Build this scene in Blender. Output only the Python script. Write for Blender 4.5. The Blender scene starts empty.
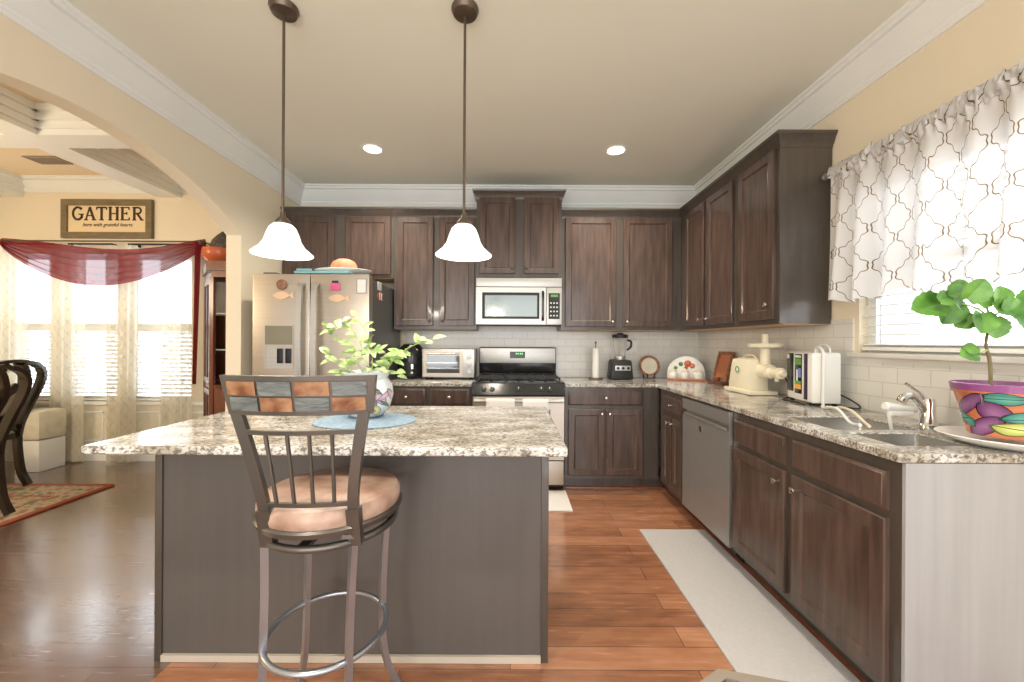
import bpy, bmesh, math, random
from mathutils import Vector, Matrix, noise
random.seed(7)
SC = bpy.context.scene
COL = SC.collection
pi = math.pi

# ---------------------------------------------------------------- camera, world, light
cam = bpy.data.cameras.new('camera')
cam.sensor_width = 36.0
cam.sensor_fit = 'HORIZONTAL'
cam.lens = 392.7 * 36 / 1024
cam.shift_x = -(512.2 - 512) / 1024
cam.shift_y = (342.35 - 341) / 1024
cam.clip_start = 0.02
camo = bpy.data.objects.new('camera', cam)
COL.objects.link(camo)
camo.matrix_world = Matrix.Translation((0, 0, 1.262)) @ Matrix.Rotation(pi / 2, 4, 'X') @ Matrix.Rotation(0.0054, 4, 'Z')
SC.camera = camo
SC.view_settings.view_transform = 'Standard'
SC.view_settings.look = 'None'
SC.view_settings.gamma = 1
SC.view_settings.use_curve_mapping = False
SC.view_settings.exposure = 0.28

w = bpy.data.worlds.new('world')
SC.world = w
w.use_nodes = True
w.node_tree.nodes['Background'].inputs[0].default_value = (0.93, 0.97, 1.0, 1)
w.node_tree.nodes['Background'].inputs[1].default_value = 1.1


def lamp(name, kind, loc, energy, color=(1, .9, .76), rot=None, **kw):
    l = bpy.data.lights.new(name, kind)
    l.energy = energy
    l.color = color
    for k, v in kw.items():
        setattr(l, k, v)
    o = bpy.data.objects.new(name, l)
    COL.objects.link(o)
    o.location = loc
    if rot: o.rotation_euler = rot
    return o


# daylight entering through the dining windows and the sink window
lamp('dining_daylight', 'AREA', (-4.2, 4.35, 1.4), 32, (.88, .94, 1), (-pi / 2, 0, 0), shape='RECTANGLE', size=2.4, size_y=1.5)
lamp('sink_window_daylight', 'AREA', (2.25, 1.5, 1.75), 10, (.97, .98, 1), (0, pi / 2, 0), shape='RECTANGLE', size=1.0, size_y=1.3)
# added fill light on the open side behind the camera, tilted up to the ceiling
lamp('rear_fill_light', 'AREA', (-.2, -2.5, 1.35), 100, (1, .98, .96), (pi / 2 + .22, 0, 0), shape='RECTANGLE', size=4.1, size_y=2.5)
lamp('dining_chandelier_light', 'POINT', (-4.4, 1.7, 1.9), 75, (1, .80, .55), shadow_soft_size=.25)

# ---------------------------------------------------------------- materials


def N(nt, t, **kw):
    n = nt.nodes.new(t)
    for k, v in kw.items():
        setattr(n, k, v)
    return n


def mat(name, color, rough=.5, metal=0., bump=0., bscale=60, var=0., vscale=6, stretch=(1, 1, 1), spec=.5, coat=0., trans=0., alpha=1., emis=None, estr=0., ior=1.45, color2=None):
    m = bpy.data.materials.new(name)
    m.use_nodes = True
    nt = m.node_tree
    b = nt.nodes['Principled BSDF']
    b.inputs['Base Color'].default_value = (*color, 1)
    b.inputs['Roughness'].default_value = rough
    b.inputs['Metallic'].default_value = metal
    b.inputs['Specular IOR Level'].default_value = spec
    b.inputs['Coat Weight'].default_value = coat
    b.inputs['Coat Roughness'].default_value = .1
    b.inputs['Transmission Weight'].default_value = trans
    b.inputs['Alpha'].default_value = alpha
    b.inputs['IOR'].default_value = ior
    if emis:
        b.inputs['Emission Color'].default_value = (*emis, 1)
        b.inputs['Emission Strength'].default_value = estr
    tc = N(nt, 'ShaderNodeTexCoord')
    mp = N(nt, 'ShaderNodeMapping')
    mp.inputs['Scale'].default_value = stretch
    nt.links.new(tc.outputs['Object'], mp.inputs[0])
    nz = N(nt, 'ShaderNodeTexNoise')
    nz.inputs['Scale'].default_value = vscale
    nz.inputs['Detail'].default_value = 5
    nt.links.new(mp.outputs[0], nz.inputs['Vector'])
    if var or color2:
        mr = N(nt, 'ShaderNodeMapRange')
        mr.inputs[1].default_value = .3
        mr.inputs[2].default_value = .7
        nt.links.new(nz.outputs[0], mr.inputs[0])
        mx = N(nt, 'ShaderNodeMix', data_type='RGBA')
        mx.inputs[6].default_value = (*[c * (1 - var) for c in color], 1)
        mx.inputs[7].default_value = (*(color2 or [min(1, c * (1 + var)) for c in color]), 1)
        nt.links.new(mr.outputs[0], mx.inputs[0])
        nt.links.new(mx.outputs[2], b.inputs['Base Color'])
    if bump:
        n2 = N(nt, 'ShaderNodeTexNoise')
        n2.inputs['Scale'].default_value = bscale
        nt.links.new(mp.outputs[0], n2.inputs['Vector'])
        bp = N(nt, 'ShaderNodeBump')
        bp.inputs['Strength'].default_value = bump
        bp.inputs['Distance'].default_value = .01
        nt.links.new(n2.outputs[0], bp.inputs['Height'])
        nt.links.new(bp.outputs[0], b.inputs['Normal'])
    return m


def ramp(nt, stops, interp='LINEAR'):
    r = N(nt, 'ShaderNodeValToRGB')
    r.color_ramp.interpolation = interp
    e = r.color_ramp.elements
    while len(e) < len(stops): e.new(.5)
    for i, (p, c) in enumerate(stops):
        e[i].position = p
        e[i].color = (*c, 1)
    return r


def mathn(nt, op, a, b=None, c=None):
    n = N(nt, 'ShaderNodeMath', operation=op)
    for i, v in enumerate((a, b, c)):
        if v is None: continue
        if isinstance(v, (int, float)): n.inputs[i].default_value = v
        else: nt.links.new(v, n.inputs[i])
    return n.outputs[0]


def mixc(nt, fac, a, b):
    mx = N(nt, 'ShaderNodeMix', data_type='RGBA')
    if isinstance(fac, (int, float)): mx.inputs[0].default_value = fac
    else: nt.links.new(fac, mx.inputs[0])
    for i, v in ((6, a), (7, b)):
        if isinstance(v, tuple): mx.inputs[i].default_value = (*v, 1)
        else: nt.links.new(v, mx.inputs[i])
    return mx.outputs[2]


def worldpos(nt):
    g = N(nt, 'ShaderNodeNewGeometry')
    s = N(nt, 'ShaderNodeSeparateXYZ')
    nt.links.new(g.outputs['Position'], s.inputs[0])
    return g.outputs['Position'], s.outputs


def base(name, rough=.5, spec=.5, coat=0.):
    m = bpy.data.materials.new(name)
    m.use_nodes = True
    b = m.node_tree.nodes['Principled BSDF']
    b.inputs['Roughness'].default_value = rough
    b.inputs['Specular IOR Level'].default_value = spec
    b.inputs['Coat Weight'].default_value = coat
    return m, m.node_tree, b


M = {}
M['wall'] = mat('cream_paint', (.80, .715, .555), .85, bump=.04, bscale=200)
M['ceiling'] = mat('taupe_ceiling_paint', (.80, .80, .70), .9, bump=.05, bscale=150)
M['dining_ceiling'] = mat('dining_ceiling_paint', (.88, .74, .54), .9, bump=.04, bscale=150)
M['trim'] = mat('white_trim_paint', (.82, .84, .82), .4, var=.02, vscale=3)
M['cab'] = mat('espresso_wood', (.062, .040, .031), .33, var=.25, vscale=5, stretch=(6, 6, .7), bump=.02, bscale=40, color2=(.112, .070, .055), coat=.3)
M['cab_frame'] = mat('espresso_frame_wood', (.066, .053, .043), .38, var=.15, vscale=5, stretch=(6, 6, .7), coat=.5)
M['cab_under'] = mat('unfinished_birch', (.62, .42, .26), .6, var=.1, vscale=4, stretch=(1, 6, 1))
M['island'] = mat('island_panel_wood', (.098, .086, .078), .42, var=.05, vscale=3, stretch=(14, 14, .4), coat=.15)
M['endpanel'] = mat('glare_end_panel', (.36, .36, .37), .30, var=.06, vscale=3, stretch=(10, 10, .5), coat=.5)  # pale grey carries the window glare, put into the base colour
M['steel'] = mat('brushed_steel', (.52, .465, .40), .40, .85, var=.05, vscale=4, stretch=(.4, .4, 30))
M['disp'] = mat('dispenser_panel', (.24, .215, .15), .2, .3)
M['steel_cool'] = mat('brushed_steel_cool', (.50, .49, .465), .42, .85, var=.05, vscale=4, stretch=(.4, .4, 30))
M['sink_steel'] = mat('satin_sink_steel', (.58, .57, .55), .26, .9)
M['steel_dark'] = mat('dark_steel', (.34, .335, .33), .32, .55, var=.05, vscale=4, stretch=(30, 30, .4))
M['chrome'] = mat('chrome', (.8, .8, .8), .08, 1)
M['nickel'] = mat('satin_nickel', (.62, .58, .52), .25, 1)
M['bronze'] = mat('oiled_bronze', (.14, .105, .08), .35, .7)
M['pewter'] = mat('pewter_paint', (.135, .125, .115), .32, .75, var=.1)
M['silvery'] = mat('silvery_leg_paint', (.34, .355, .39), .28, .8, var=.1)
M['black'] = mat('black_gloss', (.012, .013, .014), .15)
M['black_matte'] = mat('black_matte', (.02, .021, .021), .5)
M['iron'] = mat('cast_iron', (.03, .03, .03), .55)
M['grey_side'] = mat('fridge_side_grey', (.13, .135, .13), .35, .3)
M['white'] = mat('white_plastic', (.80, .80, .77), .35)
M['cream_plastic'] = mat('cream_plastic', (.80, .73, .56), .3)
M['glass_shade'] = mat('opal_glass', (.95, .93, .9), .2, emis=(1, .96, .90), estr=.75)
M['lens'] = mat('lamp_lens', (1, 1, 1), .3, emis=(1, .88, .68), estr=9)
M['glass'] = mat('clear_glass', (1, 1, 1), .02, trans=1., ior=1.1)
M['smoke_glass'] = mat('oven_window_glass', (.16, .17, .17), .06, .6)
M['mw_glass'] = mat('microwave_window_glass', (.15, .165, .16), .16, .8)
M['cushion'] = mat('tan_leather', (.36, .20, .14), .33, var=.30, vscale=11, color2=(.54, .39, .31), bump=.08)
M['leaf'] = mat('green_leaf', (.06, .22, .03), .4, var=.35, vscale=18, color2=(.17, .38, .06))
M['leaf_pale'] = mat('variegated_leaf', (.17, .36, .07), .4, color2=(.56, .66, .34), vscale=34)
M['stem'] = mat('plant_stem', (.20, .16, .08), .6)
M['stem_green'] = mat('green_stem', (.38, .50, .16), .5)
M['soil'] = mat('soil', (.05, .03, .02), .9, bump=.4)
M['mat_grey'] = mat('grey_floor_mat', (.52, .505, .50), .7, var=.04, vscale=60, bump=.25, bscale=260)
M['rug_white'] = mat('white_rug', (.82, .80, .77), .9, bump=.3, bscale=200)
M['walnut'] = mat('dark_walnut', (.022, .016, .012), .25, var=.3, vscale=6, stretch=(1, 1, .3), coat=.3)
M['cherry'] = mat('cherry_wood', (.16, .05, .025), .3, var=.25, vscale=6, stretch=(4, 4, .5), coat=.3)
M['seatpad'] = mat('sage_seat_fabric', (.50, .52, .38), .9, bump=.2, bscale=120, var=.1)
M['ivory'] = mat('ivory_fabric', (.72, .68, .55), .9, var=.1, vscale=14, bump=.1)
M['towel'] = mat('white_towel', (.85, .84, .81), .95, bump=.3, bscale=180)
M['copperframe'] = mat('carved_brown_frame', (.27, .13, .075), .5, var=.35, vscale=40, bump=.3, bscale=80)
M['sign_frame'] = mat('weathered_frame', (.20, .155, .085), .7, var=.2, vscale=8, stretch=(1, 1, 5))
M['sign_panel'] = mat('cream_sign_panel', (.80, .65, .42), .7)
M['sign_ink'] = mat('brown_ink', (.06, .035, .015), .7)
M['terracotta'] = mat('orange_ceramic', (.55, .13, .05), .25)
M['slate'] = mat('grey_slate', (.13, .145, .14), .45, var=.3, vscale=14, stretch=(1, 1, 3), bump=.5, bscale=30)
M['rust'] = mat('rust_slate', (.26, .085, .03), .45, var=.4, vscale=22, color2=(.42, .24, .13), bump=.5, bscale=30)
M['blue_mat'] = mat('blue_woven', (.25, .36, .47), .8, var=.2, vscale=60, bump=.3, bscale=200)
M['bluegreen'] = mat('pale_blue_tray', (.22, .45, .52), .4)
M['bread'] = mat('peach_basketwork', (.66, .28, .16), .6, var=.15, vscale=20)
M['pink'] = mat('pink_enamel', (.70, .12, .28), .4)
M['fishwood'] = mat('pale_fish_wood', (.80, .55, .36), .5, var=.12, vscale=10)
M['paper'] = mat('white_paper', (.85, .84, .80), .8)
M['shoe'] = mat('beige_shoe_moulding', (.52, .46, .38), .5)
M['sill'] = mat('sill_paint', (.72, .70, .66), .5)
M['blind'] = mat('white_blind', (.88, .88, .86), .5)
M['led'] = mat('green_display', (.02, .1, .02), .3, emis=(.15, .9, .15), estr=1.2)
M['screen_g'] = mat('green_screen', (.10, .35, .05), .3)
M['screen_o'] = mat('orange_screen', (.85, .40, .05), .3)
M['screen_b'] = mat('blue_screen', (.15, .25, .60), .3)
M['screen_p'] = mat('purple_screen', (.03, .012, .05), .3)
M['taupe'] = mat('taupe_metal_frame', (.30, .255, .21), .35, .3)
M['red_trim'] = mat('terracotta_trim', (.50, .18, .08), .4)


def m_granite():
    m, nt, b = base('speckled_granite', .12, .5)
    p, _ = worldpos(nt)
    n1 = N(nt, 'ShaderNodeTexNoise'); n1.inputs['Scale'].default_value = 9; n1.inputs['Detail'].default_value = 4
    n2 = N(nt, 'ShaderNodeTexNoise'); n2.inputs['Scale'].default_value = 46; n2.inputs['Detail'].default_value = 6; n2.inputs['Roughness'].default_value = .65
    n2.inputs['Distortion'].default_value = 1.1
    n3 = N(nt, 'ShaderNodeTexNoise'); n3.inputs['Scale'].default_value = 80; n3.inputs['Detail'].default_value = 4; n3.inputs['Roughness'].default_value = .7
    mp = N(nt, 'ShaderNodeMapping'); mp.inputs['Scale'].default_value = (.75, 1.5, 1)
    nt.links.new(p, mp.inputs[0])
    for n in (n1, n2, n3): nt.links.new(mp.outputs[0], n.inputs['Vector'])
    r1 = ramp(nt, [(.35, (.38, .34, .27)), (.5, (.53, .50, .445)), (.62, (.66, .65, .62))])
    nt.links.new(n1.outputs[0], r1.inputs[0])
    s = mathn(nt, 'ADD', n2.outputs[0], mathn(nt, 'MULTIPLY', mathn(nt, 'SUBTRACT', n1.outputs[0], .5), .22))
    r2 = ramp(nt, [(.38, (0, 0, 0)), (.49, (1, 1, 1))])
    nt.links.new(s, r2.inputs[0])
    r3 = ramp(nt, [(.445, (0, 0, 0)), (.485, (1, 1, 1))])
    nt.links.new(n3.outputs[0], r3.inputs[0])
    c = mixc(nt, r2.outputs[0], (.20, .175, .145), r1.outputs[0])
    c = mixc(nt, mathn(nt, 'MULTIPLY', mathn(nt, 'SUBTRACT', 1, r3.outputs[0]), .75), c, (.07, .065, .06))
    nt.links.new(c, b.inputs['Base Color'])
    return m


M['granite'] = m_granite()


def m_floor():
    m, nt, b = base('plank_floor', .2, .5, .9)
    b.inputs['Coat Roughness'].default_value = .16
    b.inputs['Coat IOR'].default_value = 1.7
    p, s = worldpos(nt)
    br = N(nt, 'ShaderNodeTexBrick')
    br.offset = .37
    br.inputs['Scale'].default_value = 1
    br.inputs['Brick Width'].default_value = 1.15
    br.inputs['Row Height'].default_value = .1165
    br.inputs['Mortar Size'].default_value = .0016
    br.inputs['Mortar Smooth'].default_value = .3
    br.inputs['Color1'].default_value = (0, 0, 0, 1)
    br.inputs['Color2'].default_value = (1, 1, 1, 1)
    br.inputs['Mortar'].default_value = (.5, .5, .5, 1)
    nt.links.new(p, br.inputs['Vector'])
    mp = N(nt, 'ShaderNodeMapping'); mp.inputs['Scale'].default_value = (1.2, 16, 1)
    nt.links.new(p, mp.inputs[0])
    n1 = N(nt, 'ShaderNodeTexNoise'); n1.inputs['Scale'].default_value = 3.; n1.inputs['Detail'].default_value = 7; n1.inputs['Distortion'].default_value = .6
    nt.links.new(mp.outputs[0], n1.inputs['Vector'])
    mp2 = N(nt, 'ShaderNodeMapping'); mp2.inputs['Scale'].default_value = (2.2, 6, 1)
    nt.links.new(p, mp2.inputs[0])
    n2 = N(nt, 'ShaderNodeTexNoise'); n2.inputs['Scale'].default_value = 2.6; n2.inputs['Detail'].default_value = 3
    nt.links.new(mp2.outputs[0], n2.inputs['Vector'])
    t = mathn(nt, 'ADD', mathn(nt, 'MULTIPLY', br.outputs['Color'], .42), mathn(nt, 'MULTIPLY', n1.outputs[0], .55))
    t = mathn(nt, 'ADD', t, mathn(nt, 'MULTIPLY', mathn(nt, 'SUBTRACT', n2.outputs[0], .5), .7))
    r = ramp(nt, [(.12, (.21, .085, .042)), (.36, (.33, .138, .068)), (.58, (.43, .190, .096)), (.85, (.55, .27, .15))])
    nt.links.new(t, r.inputs[0])
    c = mixc(nt, br.outputs['Fac'], r.outputs[0], (.07, .025, .012))
    # the boards on the dining side of the island are mixed to a darker grey-brown
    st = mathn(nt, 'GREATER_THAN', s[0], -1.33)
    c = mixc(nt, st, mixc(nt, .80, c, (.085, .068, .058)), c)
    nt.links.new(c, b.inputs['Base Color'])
    rr = mathn(nt, 'ADD', mathn(nt, 'MULTIPLY', n1.outputs[0], .16), .17)
    nt.links.new(rr, b.inputs['Roughness'])
    bp = N(nt, 'ShaderNodeBump'); bp.inputs['Strength'].default_value = .35; bp.inputs['Distance'].default_value = .004
    h = mathn(nt, 'ADD', mathn(nt, 'MULTIPLY', mathn(nt, 'SUBTRACT', 1, br.outputs['Fac']), 1.), mathn(nt, 'MULTIPLY', n2.outputs[0], .8))
    nt.links.new(h, bp.inputs['Height'])
    nt.links.new(bp.outputs[0], b.inputs['Normal'])
    return m


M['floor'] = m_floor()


def m_tile(name, horiz):
    m, nt, b = base(name, .18)
    p, s = worldpos(nt)
    cb = N(nt, 'ShaderNodeCombineXYZ')
    nt.links.new(s[horiz], cb.inputs[0])
    nt.links.new(mathn(nt, 'SUBTRACT', s[2], .917), cb.inputs[1])
    br = N(nt, 'ShaderNodeTexBrick')
    br.inputs['Scale'].default_value = 1
    br.inputs['Brick Width'].default_value = .153
    br.inputs['Row Height'].default_value = .0765
    br.inputs['Mortar Size'].default_value = .0022
    br.inputs['Mortar Smooth'].default_value = .15
    br.inputs['Color1'].default_value = (.70, .69, .65, 1)
    br.inputs['Color2'].default_value = (.74, .73, .69, 1)
    br.inputs['Mortar'].default_value = (.57, .555, .52, 1)
    nt.links.new(cb.outputs[0], br.inputs['Vector'])
    nt.links.new(br.outputs['Color'], b.inputs['Base Color'])
    bp = N(nt, 'ShaderNodeBump'); bp.inputs['Strength'].default_value = .4; bp.inputs['Distance'].default_value = .003; bp.invert = True
    nt.links.new(br.outputs['Fac'], bp.inputs['Height'])
    nt.links.new(bp.outputs[0], b.inputs['Normal'])
    return m


M['tile_x'] = m_tile('subway_tile_x', 0)
M['tile_y'] = m_tile('subway_tile_y', 1)


def uvnode(nt):
    u = N(nt, 'ShaderNodeUVMap')
    s = N(nt, 'ShaderNodeSeparateXYZ')
    nt.links.new(u.outputs[0], s.inputs[0])
    return s.outputs


def m_cloth(name, col, line, cell, lw, alpha, trans=.55, noise_amt=0.):
    """sheer cloth with a trellis line pattern; uv in metres"""
    m = bpy.data.materials.new(name)
    m.use_nodes = True
    nt = m.node_tree
    nt.nodes.remove(nt.nodes['Principled BSDF'])
    out = nt.nodes['Material Output']
    s = uvnode(nt)
    U, V = s[0], s[1]
    if noise_amt:
        nz = N(nt, 'ShaderNodeTexNoise'); nz.inputs['Scale'].default_value = 14
        uvn = N(nt, 'ShaderNodeUVMap'); nt.links.new(uvn.outputs[0], nz.inputs['Vector'])
        d = mathn(nt, 'MULTIPLY', mathn(nt, 'SUBTRACT', nz.outputs[0], .5), noise_amt)
        U = mathn(nt, 'ADD', U, d); V = mathn(nt, 'ADD', V, d)
    a = mathn(nt, 'MULTIPLY', U, 2 * pi / cell[0])
    c = mathn(nt, 'MULTIPLY', V, 2 * pi / cell[1])
    f = mathn(nt, 'ADD', mathn(nt, 'COSINE', a), mathn(nt, 'COSINE', c))
    f = mathn(nt, 'ADD', f, mathn(nt, 'MULTIPLY', mathn(nt, 'COSINE', mathn(nt, 'MULTIPLY', a, 5.)), .11))
    f = mathn(nt, 'ADD', f, mathn(nt, 'MULTIPLY', mathn(nt, 'COSINE', mathn(nt, 'MULTIPLY', c, 5.)), -.11))
    f = mathn(nt, 'LESS_THAN', mathn(nt, 'ABSOLUTE', f), lw)
    color = mixc(nt, f, col, line)
    d = N(nt, 'ShaderNodeBsdfDiffuse'); t = N(nt, 'ShaderNodeBsdfTranslucent'); tr = N(nt, 'ShaderNodeBsdfTransparent')
    nt.links.new(color, d.inputs[0]); nt.links.new(color, t.inputs[0])
    m1 = N(nt, 'ShaderNodeMixShader'); m1.inputs[0].default_value = trans
    nt.links.new(d.outputs[0], m1.inputs[1]); nt.links.new(t.outputs[0], m1.inputs[2])
    m2 = N(nt, 'ShaderNodeMixShader')
    nt.links.new(mathn(nt, 'MAXIMUM', mathn(nt, 'MULTIPLY', f, .95), alpha), m2.inputs[0])
    nt.links.new(tr.outputs[0], m2.inputs[1]); nt.links.new(m1.outputs[0], m2.inputs[2])
    nt.links.new(m2.outputs[0], out.inputs[0])
    return m


M['valance'] = m_cloth('trellis_valance_cloth', (.84, .84, .85), (.20, .13, .04), (.165, .19), .095, .90, .30, .012)
M['sheer'] = m_cloth('patterned_sheer_cloth', (.84, .80, .68), (.55, .52, .42), (.08, .12), .16, .76, .5, .07)
M['swag'] = m_cloth('maroon_sheer_cloth', (.27, .022, .034), (.27, .022, .034), (1, 1), .01, .86, .42)
M['lace'] = m_cloth('cream_lace_cloth', (.85, .80, .68), (.6, .5, .3), (.05, .05), .2, .9, .3, .01)


def m_rug():
    m, nt, b = base('persian_rug', .95)
    s = uvnode(nt)
    uvn = N(nt, 'ShaderNodeUVMap')
    d = mathn(nt, 'MINIMUM', mathn(nt, 'MINIMUM', s[0], mathn(nt, 'SUBTRACT', 2.3, s[0])), mathn(nt, 'MINIMUM', s[1], mathn(nt, 'SUBTRACT', 3.1, s[1])))
    v = N(nt, 'ShaderNodeTexVoronoi'); v.inputs['Scale'].default_value = 15
    nz = N(nt, 'ShaderNodeTexNoise'); nz.inputs['Scale'].default_value = 11; nz.inputs['Detail'].default_value = 3
    nt.links.new(uvn.outputs[0], v.inputs['Vector']); nt.links.new(uvn.outputs[0], nz.inputs['Vector'])
    r = ramp(nt, [(.38, (.34, .10, .05)), (.44, (.58, .44, .28)), (.54, (.66, .53, .36)), (.60, (.17, .19, .11))])
    nt.links.new(nz.outputs[0], r.inputs[0])
    r2 = ramp(nt, [(.1, (.45, .12, .05)), (.25, (.70, .54, .34))])
    nt.links.new(v.outputs['Distance'], r2.inputs[0])
    c = mixc(nt, .25, r.outputs[0], r2.outputs[0])
    c = mixc(nt, mathn(nt, 'LESS_THAN', d, .05), c, (.50, .13, .06))
    c2 = mathn(nt, 'LESS_THAN', mathn(nt, 'ABSOLUTE', mathn(nt, 'SUBTRACT', d, .28)), .012)
    c = mixc(nt, c2, c, (.42, .16, .07))
    nt.links.new(c, b.inputs['Base Color'])
    return m


M['rug'] = m_rug()


def m_pot(name, ground, blobs, rim=None, usc=1.):
    """glazed ground with painted petals and leaves: blobs of (u, v, a, b, angle, colour); u in turns, v 0..1 of height"""
    m, nt, b = base(name, .12, .5, .4)
    s = uvnode(nt)
    uvn = N(nt, 'ShaderNodeUVMap')
    nz = N(nt, 'ShaderNodeTexNoise'); nz.inputs['Scale'].default_value = 9
    nt.links.new(uvn.outputs[0], nz.inputs['Vector'])
    c = mixc(nt, nz.outputs[0], ground[0], ground[1])
    U = mathn(nt, 'MULTIPLY', s[0], usc)
    for (u0, v0, a, bb, ang, col, vein) in blobs:
        du = mathn(nt, 'SUBTRACT', U, u0 * usc); dv = mathn(nt, 'SUBTRACT', s[1], v0)
        ca, sa = math.cos(ang), math.sin(ang)
        x = mathn(nt, 'ADD', mathn(nt, 'MULTIPLY', du, ca), mathn(nt, 'MULTIPLY', dv, sa))
        y = mathn(nt, 'SUBTRACT', mathn(nt, 'MULTIPLY', dv, ca), mathn(nt, 'MULTIPLY', du, sa))
        xx = mathn(nt, 'ABSOLUTE', mathn(nt, 'DIVIDE', x, a)); yy = mathn(nt, 'ABSOLUTE', mathn(nt, 'DIVIDE', y, bb))
        if vein:   # pointed leaf
            r = mathn(nt, 'ADD', mathn(nt, 'POWER', xx, 1.6), mathn(nt, 'POWER', yy, 1.15))
        else:
            r = mathn(nt, 'ADD', mathn(nt, 'POWER', xx, 2.), mathn(nt, 'POWER', yy, 2.))
        edge = mathn(nt, 'LESS_THAN', r, 1.12)
        c = mixc(nt, edge, c, tuple(q * .25 for q in col))
        inner = mathn(nt, 'LESS_THAN', r, .93)
        mm = N(nt, 'ShaderNodeMix', data_type='RGBA')
        cc = mixc(nt, mathn(nt, 'POWER', mathn(nt, 'MINIMUM', r, 1.), .7), tuple(min(1, q * 1.8 + .08) for q in col), col)
        if vein:
            vl = mathn(nt, 'LESS_THAN', yy, .06)
            cc = mixc(nt, vl, cc, tuple(q * .3 for q in col))
        c = mixc(nt, inner, c, cc)
    if rim:
        c = mixc(nt, mathn(nt, 'GREATER_THAN', s[1], .86), c, rim)
    nt.links.new(c, b.inputs['Base Color'])
    return m


# ---------------------------------------------------------------- mesh helpers


def root_matrix(o):
    m = Matrix()
    while o is not None:
        m = Matrix.Translation(o.location) @ o.rotation_euler.to_matrix().to_4x4() @ m
        o = o.parent
    return m


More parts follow.
